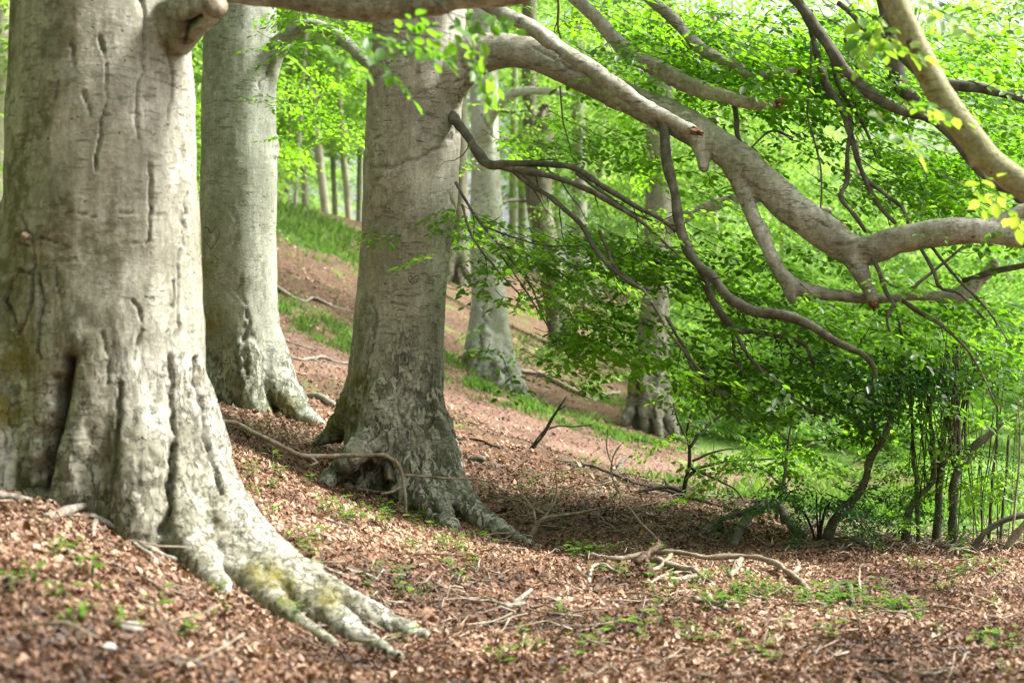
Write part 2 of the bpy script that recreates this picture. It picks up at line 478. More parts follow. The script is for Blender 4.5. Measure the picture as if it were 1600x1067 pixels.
# ------------------------------------------------------------------ the ground sheet, cut into ground, far slope and path
def spaced(lo, hi, centre, fine, n):
    k = np.linspace(-1, 1, 4001)
    # cumulative spacing: fine near the centre, growing outwards
    xs = [centre]
    step = fine
    while xs[-1] < hi:
        step = fine * (1 + ((xs[-1] - centre) / n) ** 2)
        xs.append(xs[-1] + min(step, 8))
    ys = [centre]
    while ys[-1] > lo:
        step = fine * (1 + ((ys[-1] - centre) / n) ** 2)
        ys.append(ys[-1] - min(step, 8))
    return np.array(sorted(set(ys + xs)))

gx = spaced(-170, 170, 0.0, 0.075, 6.0)
gy = spaced(-60, 320, 13.0, 0.085, 8.0)
GX, GY = np.meshgrid(gx, gy)
gV = np.stack([GX.ravel(), GY.ravel(), gz(GX.ravel(), GY.ravel())], 1)
nx, ny = len(gx), len(gy)
ii, jj = np.meshgrid(np.arange(nx - 1), np.arange(ny - 1))
a0 = (jj * nx + ii).ravel()
gQ = np.stack([a0, a0 + 1, a0 + nx + 1, a0 + nx], 1)
fc = gV[gQ].mean(1)
wob = fbm(np.stack([fc[:, 0], fc[:, 1], 0 * fc[:, 0]], 1) * 0.8, 4)
path_c = np.array([P(250, 540, 30)[:2], P(430, 575, 27)[:2], P(560, 590, 27.5)[:2], P(720, 622, 28)[:2], P(850, 672, 27)[:2], P(1000, 722, 26.3)[:2], P(1160, 760, 25.5)[:2], P(1330, 745, 28)[:2], P(1600, 735, 31)[:2], [20, 40]])

def polydist(p, c):
    best = np.full(len(p), 1e9)
    for a, b in zip(c[:-1], c[1:]):
        ab = b - a
        t = np.clip(((p - a) @ ab) / (ab @ ab), 0, 1)
        best = np.minimum(best, np.linalg.norm(p - (a + t[:, None] * ab), axis=1))
    return best

pd_ = polydist(fc[:, :2], path_c)
crest_c = np.array([[-40, 30], P(250, 600, 22)[:2], P(520, 640, 21.5)[:2], P(690, 657, 21)[:2], P(850, 711, 19.7)[:2], P(1000, 766, 18.2)[:2], P(1110, 792, 17.4)[:2], P(1300, 832, 16.4)[:2], P(1600, 850, 15.6)[:2], [40, 16]])
beyond = fc[:, 1] > np.interp(fc[:, 0], crest_c[:, 0], crest_c[:, 1])
is_path = (pd_ + wob * 1.6 < 1.7) & beyond & (fc[:, 0] < 7)
is_meadow = beyond & ~is_path & (fc[:, 0] + wob * 1.6 > 2.6 + 0.05 * (fc[:, 1] - 20)) & (fc[:, 1] < 75)
is_slope = beyond & ~is_path & ~is_meadow

def submesh(V, Q, mask):
    q = Q[mask]
    u, inv = np.unique(q.ravel(), return_inverse=True)
    return V[u], inv.reshape(q.shape), u

for nm, mk, mt, lab in (('ground', ~beyond, 'ground', 'brown leaf-strewn woodland floor under the beeches'),
                        ('hillside', is_slope, 'slope', 'green and brown hillside rising behind the path'),
                        ('meadow', is_meadow, 'meadow', 'sunlit green meadow beyond the shrubs'),
                        ('path', is_path, 'path', 'bare reddish earth path crossing behind the middle beech')):
    v, q, u = submesh(gV, gQ, mk)
    o = link(nm, make_mesh(nm, v, [q], M[mt], smooth=True))
    tag(o, lab, nm, kind='structure')

# ------------------------------------------------------------------ tree bodies
def remesh(V, Q, T, voxel):
    me = make_mesh('tmp', V, [Q, T])
    ob = bpy.data.objects.new('tmp', me)
    COL.objects.link(ob)
    md = ob.modifiers.new('r', 'REMESH')
    md.mode = 'VOXEL'
    md.voxel_size = voxel
    dg = bpy.context.evaluated_depsgraph_get()
    em = ob.evaluated_get(dg).to_mesh()
    n = len(em.vertices)
    v = np.empty(n * 3, dtype=np.float32); em.vertices.foreach_get('co', v)
    lt = np.empty(len(em.polygons), dtype=np.int32); em.polygons.foreach_get('loop_total', lt)
    li = np.empty(len(em.loops), dtype=np.int32); em.loops.foreach_get('vertex_index', li)
    ed = np.empty(len(em.edges) * 2, dtype=np.int32); em.edges.foreach_get('vertices', ed)
    assert (lt == 4).all()
    ob.evaluated_get(dg).to_mesh_clear()
    bpy.data.objects.remove(ob)
    bpy.data.meshes.remove(me)
    return v.reshape(-1, 3).astype(np.float64), li.reshape(-1, 4), ed.reshape(-1, 2)

def laplace(V, E, it, k=0.5):
    n = len(V)
    deg = np.bincount(E.ravel(), minlength=n)[:, None].astype(float)
    for _ in range(it):
        s = np.stack([np.bincount(E[:, 0], V[E[:, 1], c], n) + np.bincount(E[:, 1], V[E[:, 0], c], n) for c in range(3)], 1)
        V = V + k * (s / np.maximum(deg, 1) - V)
    return V

def vnormals(V, Q):
    fn = np.cross(V[Q[:, 2]] - V[Q[:, 0]], V[Q[:, 3]] - V[Q[:, 1]])
    N = np.stack([sum(np.bincount(Q[:, k], fn[:, c], len(V)) for k in range(4)) for c in range(3)], 1)
    return N / (np.linalg.norm(N, axis=1)[:, None] + 1e-12)

def chain_px(rows, n=None):
    rows = [(r[0], r[1], float(PG(r[0], r[1] + 0.35 * r[3])[1]) if r[2] is None else r[2], r[3]) for r in rows]
    """rows (px,py,d,rpx) -> resampled world (x,y,z,r)"""
    w = np.array([list(P(r[0], r[1], r[2])) + [r[3] / F * r[2]] for r in rows])
    L = np.linalg.norm(np.diff(w[:, :3], axis=0), axis=1).sum()
    return catmull(w, n or max(6, int(L / 0.05)))

def tree_body(root, chains, voxel, smooth, mat, base_z, flaky=(0.3, 1.2), algae_shade_dir=(-1, 0.2, 0), algae_shade=0.8, cracks=(), moss=(), lump=0.016, flake_amp=0.008, ribs=0.0):
    """chains: list of (part name, world rows x y z r). Builds one continuous skin, then hands each part its own faces."""
    parts = []
    for nm, pr in chains:
        ph = RNG.uniform(0, 6.28, 4)
        if nm == 'trunk':
            md = lambda th, i, ph=ph: 1 + ribs * (0.5 * np.cos(3 * th + ph[0]) + 0.5 * np.cos(5 * th + ph[1] + i * 0.01) + 0.25 * np.cos(9 * th + ph[2]))
            parts.append(tube(pr, 64, md))
        else:
            parts.append(tube(pr, 18, lambda th, i, ph=ph: 1 + 0.06 * np.cos(2 * th + ph[0] + i * 0.05) + 0.04 * np.cos(3 * th + ph[1])))
    V, Q, T = join(parts)
    V, Q, E = remesh(V, Q, T, voxel)
    V = laplace(V, E, smooth)
    N = vnormals(V, Q)
    # nearest chain
    best = np.full(len(V), 1e9); own = np.zeros(len(V), dtype=int)
    for k, (nm, pr) in enumerate(chains):
        smp = pr[np.unique(np.linspace(0, len(pr) - 1, min(len(pr), 40 if nm != 'root' else 16)).astype(int))]
        dmin = np.full(len(V), 1e9)
        for s in smp:
            dmin = np.minimum(dmin, np.sqrt(((V - s[:3]) ** 2).sum(1)) - s[3])
        dmin = dmin - (0.05 if nm == 'trunk' else 0)
        m = dmin < best
        best[m] = dmin[m]; own[m] = k
    hgt = V[:, 2] - base_z
    nz = fbm(V * np.array([2.2, 2.2, 1.2]), 4)
    fl = 1 - sstep(flaky[0], flaky[1], hgt + nz * 0.55)
    al = np.clip(algae_shade * (0.2 + 0.9 * sstep(-0.5, 0.8, N @ np.array(algae_shade_dir)) + 0.35 * fbm(V * 0.9, 3)), 0, 1)  # algal stain plus painted shade, strongest on the side facing away from the sun
    disp = fbm(V * 1.6, 3) * lump + fbm(V * np.array([7, 7, 1.3]), 3) * lump * 0.35
    notr = own > 0
    disp += np.where(notr, fbm(V * 5.5, 3) * 0.007 + sstep(0.15, 0.5, perlin(V * 3.3)) * 0.012, 0)
    disp += fl * sstep(-0.03, 0.05, fbm(V * np.array([11, 11, 6.0]), 3)) * flake_amp
    disp += fl * fbm(V * np.array([10, 10, 2.5]), 3) * flake_amp
    # fissures given as pixel polylines (px,py) with half width px and depth m, cut into the visible side
    px = 800 + F * V[:, 0] / V[:, 1]; py = 533.5 - F * V[:, 2] / V[:, 1]
    ck = np.zeros(len(V))
    front = N[:, 1] < 0.25
    PP = np.stack([px, py], 1)
    jit = fbm(V * 6, 3)
    for poly, wpx, dep in cracks:
        dist = polydist(PP + jit[:, None] * np.array([7.0, 3.0]), np.array(poly, dtype=float))
        wv = wpx * 0.62 * (0.75 + 0.6 * jit)
        wv = np.maximum(wv, 1.1)
        g = np.exp(-(dist / wv) ** 2) * front
        disp -= dep * g
        disp += 0.12 * dep * np.exp(-((dist - 1.6 * wpx) / (0.8 * wpx)) ** 2) * front
        ck = np.maximum(ck, g ** 2.5 * min(1.0, dep / 0.03))
    ms = np.zeros(len(V))
    for mx, my, mr in moss:
        ms = np.maximum(ms, np.exp(-((px - mx) ** 2 + (py - my) ** 2) / mr ** 2) * 1.3 * front)
    ms = np.clip(ms, 0, 1)
    disp += ms * 0.012 * (0.5 + fbm(V * 14, 2))
    V = V + N * disp[:, None]
    N = vnormals(V, Q)
    fown = own[Q[:, 0]]
    objs = []
    for k, (nm, pr) in enumerate(chains):
        mk = fown == k
        if mk.sum() < 4: continue
        v, q, u = submesh(V, Q, mk)
        me = make_mesh(nm, v, [q], mat, smooth=True, attrs={'flaky': fl[u], 'algae_shade': al[u], 'crack': ck[u], 'moss': ms[u]})
        me.normals_split_custom_set_from_vertices(N[u].astype(np.float32))
        objs.append(link(nm, me, root))
    return V, N, objs

def branch_mesh(pr, sides=9, rough=0.12, seed=0):
    pr = pr.copy()
    rm = float(np.median(pr[:, 3])) + 1e-4
    # crooked axis and swollen knots
    q = pr[:, :3] / (rm * 14) + seed
    env = np.minimum(np.arange(len(pr)), 3)[:, None] / 3.0
    pr[:, :3] += env * np.stack([perlin(q), perlin(q + 31.7), perlin(q + 63.1)], 1) * rm * 6.0 * min(rough, .2)
    pr[:, 3] *= 1 + 1.6 * rough * perlin(pr[:, :3] / (rm * 7) + seed + 9)
    V, Q, T = tube(pr, sides)
    c = np.concatenate([np.repeat(pr[:, :3], sides, axis=0), pr[[0, -1], :3]])
    d = V - c
    V = V + d * (fbm(V / (rm * 5) + seed, 3) * rough * 2.2)[:, None]
    return V, Q, T

def add_branch(root, name, pr, mat, sides=9, rough=0.1):
    V, Q, T = branch_mesh(pr, sides, rough, RNG.uniform(0, 50))
    z = np.zeros(len(V))
    return link(name, make_mesh(name, V, [Q, T], mat, smooth=True, attrs={'flaky': z, 'algae_shade': z + 0.5, 'crack': z, 'moss': z}), root)

def splinters(root, p, direction, r, name='broken_end', n=9):
    """torn reddish wood at the end of a snapped limb"""
    dz = np.array(direction, dtype=float); dz /= np.linalg.norm(dz)
    u = np.cross(dz, [0, 1, 0.2]); u /= np.linalg.norm(u); v = np.cross(dz, u)
    parts = []
    for k in range(n):
        a = RNG.uniform(0, 6.28); q = RNG.uniform(0, 0.75) * r
        c = p + (math.cos(a) * u + math.sin(a) * v) * q - dz * r * 0.6
        L = r * RNG.uniform(0.8, 2.2)
        tip = c + dz * L + (u * RNG.normal() + v * RNG.normal()) * r * 0.15
        parts.append(tube(np.array([list(c) + [r * 0.34], list(c * 0.5 + tip * 0.5) + [r * 0.28], list(tip) + [r * 0.08]]), 5, round_end=False))
    V, Q, T = join(parts)
    return link(name, make_mesh(name, V, [Q, T], M['red_wood']), root)

# ------------------------------------------------------------------ leaves and sprays
def rot_to(d, up=(0, 0, 1)):
    """matrix with columns forward, left, up"""
    d = d / np.linalg.norm(d)
    l = np.cross(up, d); l /= np.linalg.norm(l) + 1e-9
    return np.stack([d, l, np.cross(d, l)], 1)

def leaf_pts(full=True):
    if full:
        return np.array([[0, 0, 0], [0.30, 0.27, 0.05], [0.68, 0.25, 0.04], [1.0, 0, -0.08], [0.68, -0.25, 0.04], [0.30, -0.27, 0.05]])
    return np.array([[0, 0, 0], [0.45, 0.32, 0.06], [1.0, 0, -0.06], [0.45, -0.32, 0.06]])

def make_spray(rng, size=0.065, full=True, length=0.6, side=5):
    """a flat beech spray along +x; returns leaves (k,m,3), tints (k,), twig rows list"""
    base = leaf_pts(full)
    leaves, tints, twigs = [], [], []
    def twig(p0, ang, L, r0):
        n = max(3, int(L / (size * 0.62)))
        pts = []
        a = ang; p = np.array(p0, dtype=float)
        for i in range(n + 1):
            pts.append(list(p) + [r0 * (1 - 0.75 * i / n)])
            a += rng.normal(0, 0.10)
            p = p + np.array([math.cos(a), math.sin(a), -0.06 - 0.10 * i / n + rng.normal(0, 0.03)]) * (L / n)
            s = 1 if i % 2 else -1
            if i == n: s = 0
            la = a + s * rng.uniform(0.7, 1.15)
            d = np.array([math.cos(la), math.sin(la), rng.normal(-0.22, 0.22)])
            R = rot_to(d)
            roll = rng.normal(0, 0.38)
            cr, sr = math.cos(roll), math.sin(roll)
            R = R @ np.array([[1, 0, 0], [0, cr, -sr], [0, sr, cr]])
            sz = size * rng.uniform(0.5, 1.2)
            leaves.append((base * sz) @ R.T + p)
            tints.append(rng.normal(0.5, 0.2))
        twigs.append(np.array(pts))
    twig((0, 0, 0), 0.0, length, 0.0035)
    main = twigs[0]
    for k in range(side):
        i = 1 + int((len(main) - 2) * (k + rng.uniform(0, 0.6)) / side)
        s = 1 if k % 2 else -1
        twig(main[i, :3], s * rng.uniform(0.6, 1.0), length * rng.uniform(0.30, 0.55) * (1 - 0.4 * k / side), 0.0022)
    return np.array(leaves), np.clip(np.array(tints), 0, 1), twigs

TRNG = np.random.default_rng(21)
SPRAYS = [make_spray(TRNG, 0.078, True, 0.62, 5) for _ in range(12)]
SPRAYS_FAR = [make_spray(TRNG, 0.105, False, 0.85, 6) for _ in range(8)]
SPRAYS_BIG = [make_spray(TRNG, 0.095, True, 0.38, 4) for _ in range(5)]

def place_sprays(templates, pos, head, scale, tint0, with_twigs=True, tilt=0.22, rng=RNG):
    """pos (n,3), head (n,3) direction, scale (n,), tint0 (n,) -> leaf array, tint, twig meshes"""
    pick = rng.integers(0, len(templates), len(pos))
    L, Tn, tw = [], [], []
    for i in range(len(pos)):
        lv, ti, twg = templates[pick[i]]
        R = rot_to(head[i])
        roll = rng.normal(0, tilt); c, s = math.cos(roll), math.sin(roll)
        R = (R @ np.array([[1, 0, 0], [0, c, -s], [0, s, c]])) * scale[i]
        L.append(lv @ R.T + pos[i])
        Tn.append(np.clip(ti + tint0[i], 0, 1))
        if with_twigs and (with_twigs == 'all' or rng.uniform() < 0.75):
            for q, t in enumerate(twg):
                if q > 0 and with_twigs != 'all': break
                tt = t[[0, len(t) // 2, len(t) - 1]]
                w = tt.copy(); w[:, :3] = tt[:, :3] @ R.T + pos[i]
                if q == 0 and with_twigs: # extend the stalk back
                    w = np.vstack([[*(w[0, :3] - head[i] * 0.12 + np.array([0, 0, 0.03])), w[0, 3] * 1.3], w])
                tw.append(w)
    return np.concatenate(L), np.concatenate(Tn), tw

def leaves_mesh(name, L, tint, mat):
    k, m, _ = L.shape
    V = L.reshape(-1, 3)
    b = (np.arange(k) * m)[:, None]
    if m == 6:
        Q = np.concatenate([b + np.array([0, 1, 2, 3]), b + np.array([0, 3, 4, 5])])
    else:
        Q = b + np.array([0, 1, 2, 3])
    return make_mesh(name, V, [Q], mat, attrs={'tint': np.repeat(tint, m)})

def twigs_mesh(name, tw, mat, sides=3):
    parts = [tube(t, sides, round_end=False) for t in tw]
    V, Q, T = join(parts)
    return make_mesh(name, V, [Q, T], mat)

def region_sprays(regions, outward, rng, droop=(0.05, 0.4)):
    """regions: (px,py,d, half width px, half height px, half depth m, n, tint shift, rotation deg)"""
    pos, tin = [], []
    for (cx, cy_, d, hw, hh, hd, n, ts, ro) in regions:
        nc = max(1, n // 7)
        q = rng.normal(size=(nc, 3)); q /= np.linalg.norm(q, axis=1)[:, None]
        q *= rng.uniform(0, 1, (nc, 1)) ** 0.42
        a = math.radians(ro)
        ux = q[:, 0] * hw * math.cos(a) - q[:, 1] * hh * math.sin(a)
        uy = q[:, 0] * hw * math.sin(a) + q[:, 1] * hh * math.cos(a)
        for i in range(nc):
            c = P(cx + ux[i], cy_ + uy[i], d + q[i, 2] * hd)
            ct = ts + rng.normal(0, 0.12)
            sl = rng.normal(0, 0.25, 2)
            m = int(n / nc * rng.uniform(.5, 1.5))
            sp = 0.30 * d / 15.0
            for _ in range(m):
                o = rng.normal(0, 1, 3) * np.array([sp * 1.3, sp, 0.05 * d / 15])
                o[2] += sl[0] * o[0] + sl[1] * o[1]
                pos.append(c + o)
                tin.append(ct + rng.normal(0, 0.08))
    pos = np.array(pos)
    h = pos - np.array(outward)
    h[:, 2] = 0
    h /= np.linalg.norm(h, axis=1)[:, None] + 1e-9
    a = rng.normal(0, 0.9, len(pos))
    h = np.stack([h[:, 0] * np.cos(a) - h[:, 1] * np.sin(a), h[:, 0] * np.sin(a) + h[:, 1] * np.cos(a), -rng.uniform(*droop, len(pos))], 1)
    h /= np.linalg.norm(h, axis=1)[:, None]
    return pos, h, np.array(tin)

# crown meshes shared by whole trees, centred on the origin
def crown_cloud(seed, n, rx, rz, templates=SPRAYS_FAR):
    rng = np.random.default_rng(seed)
    # several boughs, each a flattened clump
    nb = 34
    bc = rng.normal(size=(nb, 3)); bc /= np.linalg.norm(bc, axis=1)[:, None]
    bc *= rng.uniform(0.25, 1, (nb, 1)) ** 0.5 * np.array([rx, rx, rz])
    which = rng.integers(0, nb, n)
    off = rng.normal(size=(n, 3)) * np.array([0.26 * rx, 0.26 * rx, 0.10 * rz])
    pos = bc[which] + off
    h = pos.copy(); h[:, 2] = 0
    h /= np.linalg.norm(h, axis=1)[:, None] + 1e-6
    a = rng.normal(0, 0.8, n)
    h = np.stack([h[:, 0] * np.cos(a) - h[:, 1] * np.sin(a), h[:, 0] * np.sin(a) + h[:, 1] * np.cos(a), -rng.uniform(0.05, 0.5, n)], 1)
    h /= np.linalg.norm(h, axis=1)[:, None]
    L, T, _ = place_sprays(templates, pos, h, rng.uniform(0.8, 1.25, n), rng.normal(0, 0.1, n), False, 0.3, rng)
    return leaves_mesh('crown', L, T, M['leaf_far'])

CROWNS = [crown_cloud(s, 330, 3.0, 2.6) for s in (1, 2, 3)]
CROWN_HIGH = [crown_cloud(s, 300, 4.2, 2.2) for s in (5, 6)]

def add_crown(root, me, loc, scale=(1, 1, 1), rz=0.0):
    o = bpy.data.objects.new('crown', me)
    COL.objects.link(o)
    o.parent = root
    b = Vector(root['_base'])
    o.location = Vector(loc) - b
    o.scale = scale
    o.rotation_euler = (0, 0, rz)
    o['kind'] = 'stuff'
    return o

# ------------------------------------------------------------------ the foreground beech
def W(rows): return chain_px(rows)

dA = 10.5
A = thing('beech_tree', P(160, 830, dA), 'huge pale foreground beech trunk at the edge with spreading mossy root', 'tree')
A_ch = [
    ('trunk', W([(156, -170, dA, 128), (157, 100, dA, 141), (158, 300, dA, 150), (157, 500, dA, 160), (158, 640, dA, 168), (160, 760, dA, 176), (160, 900, dA, 178)])),
    ('limb', W([(200, 10, dA, 60), (270, -20, dA - .1, 54), (345, -32, dA - .2, 44), (430, -20, dA - .3, 36), (540, 3, dA - .4, 32), (640, 3, dA - .5, 30), (740, -10, dA - .6, 28), (860, -32, dA - .7, 26), (1000, -70, dA - .8, 24)])),
    ('branch_stub', W([(245, 60, dA - .15, 44), (290, 25, dA - .35, 36), (322, 12, dA - .5, 26), (340, 2, dA - .6, 19)])),
    ('root', W([(190, 480, dA, 90), (225, 610, dA - .03, 96), (265, 720, dA - .1, 92), (310, 800, dA - .25, 76), (370, 868, dA - .5, 60), (425, 915, dA - .74, 48), (480, 950, dA - .88, 38), (535, 984, None, 24), (585, 1010, None, 14), (630, 1030, None, 6)])),
    ('root', W([(240, 500, dA + .1, 60), (280, 630, dA + .1, 60), (320, 740, dA + .05, 52), (360, 815, dA - .1, 44), (410, 868, dA - .4, 38), (465, 910, dA - .6, 38), (520, 942, dA - .76, 34), (572, 964, None, 26), (622, 982, None, 18), (668, 994, None, 8)])),
    ('root', W([(340, 860, dA - .6, 40), (390, 912, dA - .85, 30), (445, 958, None, 17), (490, 990, None, 10), (525, 1012, None, 5)])),
    ('root', W([(175, 450, dA - .1, 60), (185, 560, dA - .22, 76), (203, 690, dA - .36, 76), (215, 780, dA - .5, 62), (222, 845, dA - .62, 48), (226, 890, dA - .68, 30)])),
    ('root', W([(230, 580, dA - .15, 44), (255, 690, dA - .3, 46), (272, 790, dA - .5, 42), (295, 850, dA - .68, 36), (320, 890, None, 24), (350, 925, None, 10)])),
    ('root', W([(60, 330, dA - .05, 60), (35, 470, dA - .12, 80), (10, 600, dA - .25, 82), (-10, 700, dA - .42, 74), (-20, 775, dA - .5, 56), (-40, 830, dA - .6, 40)])),
    ('root', W([(120, 640, dA - .28, 40), (85, 700, dA - .38, 26), (80, 760, dA - .42, 24)])),
    ('root', W([(110, 620, dA + .4, 120), (40, 760, dA + .7, 90), (-60, 820, dA + 1.0, 50)])),
]
A_cracks = [
    ([(108, 560), (100, 610), (86, 665), (72, 710), (64, 760)], 22, 0.17),
    ([(222, 0), (226, 60), (214, 130), (213, 215)], 5, 0.022), ([(160, 60), (164, 120), (157, 200), (150, 268)], 3.5, 0.022),
    ([(262, 55), (266, 120), (264, 190)], 3, 0.018), ([(234, 258), (236, 320), (231, 382)], 4, 0.022), ([(289, 300), (287, 385)], 3, 0.02),
    ([(281, 390), (278, 450), (272, 530)], 3, 0.02), ([(270, 440), (269, 482)], 3, 0.02), ([(113, 62), (114, 100)], 3, 0.02),
    ([(88, 130), (86, 155)], 5, 0.02), ([(135, 148), (138, 180)], 5, 0.022), ([(205, 470), (218, 485), (214, 540)], 4, 0.02),
    ([(105, 330), (150, 340)], 2.5, 0.014), ([(65, 372), (110, 388)], 2.5, 0.014), ([(65, 420), (85, 420), (90, 460)], 3, 0.018), ([(100, 420), (130, 420)], 3, 0.016),
    ([(12, 440), (8, 470), (22, 505), (26, 520)], 4, 0.05), ([(46, 425), (50, 470), (38, 505), (28, 522)], 4, 0.05), ([(14, 440), (30, 424), (46, 428)], 4, 0.04),
    ([(60, 430), (68, 470), (60, 520), (62, 560)], 4, 0.03), ([(35, 340), (45, 380), (50, 420)], 4, 0.025), ([(24, 370), (38, 356), (50, 368), (44, 384), (28, 380)], 3, 0.02),
    ([(282, 62), (292, 40), (312, 30)], 9, 0.09), ([(272, 700), (262, 780), (258, 830)], 9, 0.05), ([(305, 560), (315, 640), (330, 720), (345, 770)], 6, 0.035),
    ([(268, 560), (266, 640), (272, 700)], 6, 0.03), ([(188, 600), (182, 690), (170, 760)], 6, 0.03), ([(160, 520), (168, 600)], 5, 0.015),
    ([(60, 100), (58, 180)], 3, 0.014), ([(180, 330), (260, 336)], 2, 0.01), ([(190, 382), (240, 378)], 2, 0.012),
]
A_moss = [(425, 905, 26), (450, 925, 24), (515, 935, 22), (395, 895, 16), (20, 560, 40), (10, 640, 34)]
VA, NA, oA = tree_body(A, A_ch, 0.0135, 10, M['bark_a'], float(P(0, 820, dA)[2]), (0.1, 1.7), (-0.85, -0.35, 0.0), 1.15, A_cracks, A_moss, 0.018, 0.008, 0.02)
# knot in the scar, sawn face of the stub
def disc_part(root, name, p, nrm, r, mat, th=0.02):
    nrm = np.array(nrm, dtype=float); nrm /= np.linalg.norm(nrm)
    V, Q, T = branch_mesh(np.array([list(p - nrm * th) + [r], list(p) + [r * .96], list(p + nrm * th * .5) + [r * .5]]), 14, 0.1)
    return link(name, make_mesh(name, V, [Q, T], mat, smooth=True), root)
disc_part(oA[0], 'knot', P(37, 368, dA - .62), (-0.1, -1, 0.1), 0.026, M['stick'], 0.05)
disc_part(oA[2], 'cut_face', P(338, 8, dA - .66), (0.55, -0.75, 0.15), 0.075, M['stick'], 0.03)

# ------------------------------------------------------------------ the second beech
dB = 20.0
B = thing('beech_tree', P(388, 640, dB), 'smooth grey beech between the foreground trunk and the middle beech', 'tree')
B_ch = [
    ('trunk', W([(380, -150, dB, 53), (378, -50, dB, 55), (374, 100, dB, 58), (373, 300, dB, 59), (374, 450, dB, 58), (378, 540, dB, 59), (386, 610, dB, 60), (388, 700, dB, 60)])),
    ('limb', W([(400, 190, dB, 26), (418, 115, dB - .1, 20), (440, 68, dB - .2, 14), (472, 41, dB - .35, 10.5), (510, 46, dB - .5, 9.5), (548, 74, dB - .7, 9), (590, 120, dB - .9, 8), (660, 200, dB - 1.3, 6)])),
    ('root', W([(405, 530, dB - .05, 34), (428, 585, dB - .2, 30), (452, 625, dB - .4, 22), (480, 652, dB - .6, 15), (512, 672, dB - .75, 7)])),
    ('root', W([(385, 540, dB - .3, 26), (390, 610, dB - .4, 28), (402, 640, dB - .52, 22), (420, 662, dB - .65, 12)])),
    ('root', W([(345, 530, dB - .1, 30), (338, 590, dB - .25, 24), (330, 615, dB - .4, 16)])),
    ('root', W([(405, 550, dB + .2, 36), (440, 600, dB + .5, 24), (470, 630, dB + .9, 12)])),
]
B_cracks = [([(366, 330), (368, 380), (356, 400)], 6, 0.012), ([(358, 415), (352, 450), (368, 470)], 5, 0.014), ([(378, 430), (372, 460), (384, 475)], 4, 0.014),
            ([(340, 560), (342, 610)], 5, 0.03), ([(386, 490), (383, 560), (385, 600)], 6, 0.03), ([(368, 560), (370, 590)], 5, 0.05), ([(434, 18), (424, 60), (416, 120), (404, 140)], 2.5, 0.02),
            ([(316, 240), (432, 250)], 1.5, 0.006), ([(340, 92), (370, 84), (384, 96)], 1.5, 0.008), ([(330, 140), (405, 135)], 1.5, 0.006), ([(434, 215), (431, 245)], 5, -0.03),
            ([(355, 490), (350, 520)], 4, 0.012), ([(372, 488), (378, 515)], 4, 0.012), ([(392, 520), (396, 560)], 4, 0.014), ([(410, 400), (412, 470)], 3, 0.008)]
VB, NB, oB = tree_body(B, B_ch, 0.024, 6, M['bark_b'], float(P(0, 645, dB)[2]), (0.55, 1.35), (-0.7, -0.1, 0), 0.6, B_cracks, [(330, 500, 20), (320, 420, 14), (440, 640, 22)], 0.015, 0.010, 0.02)

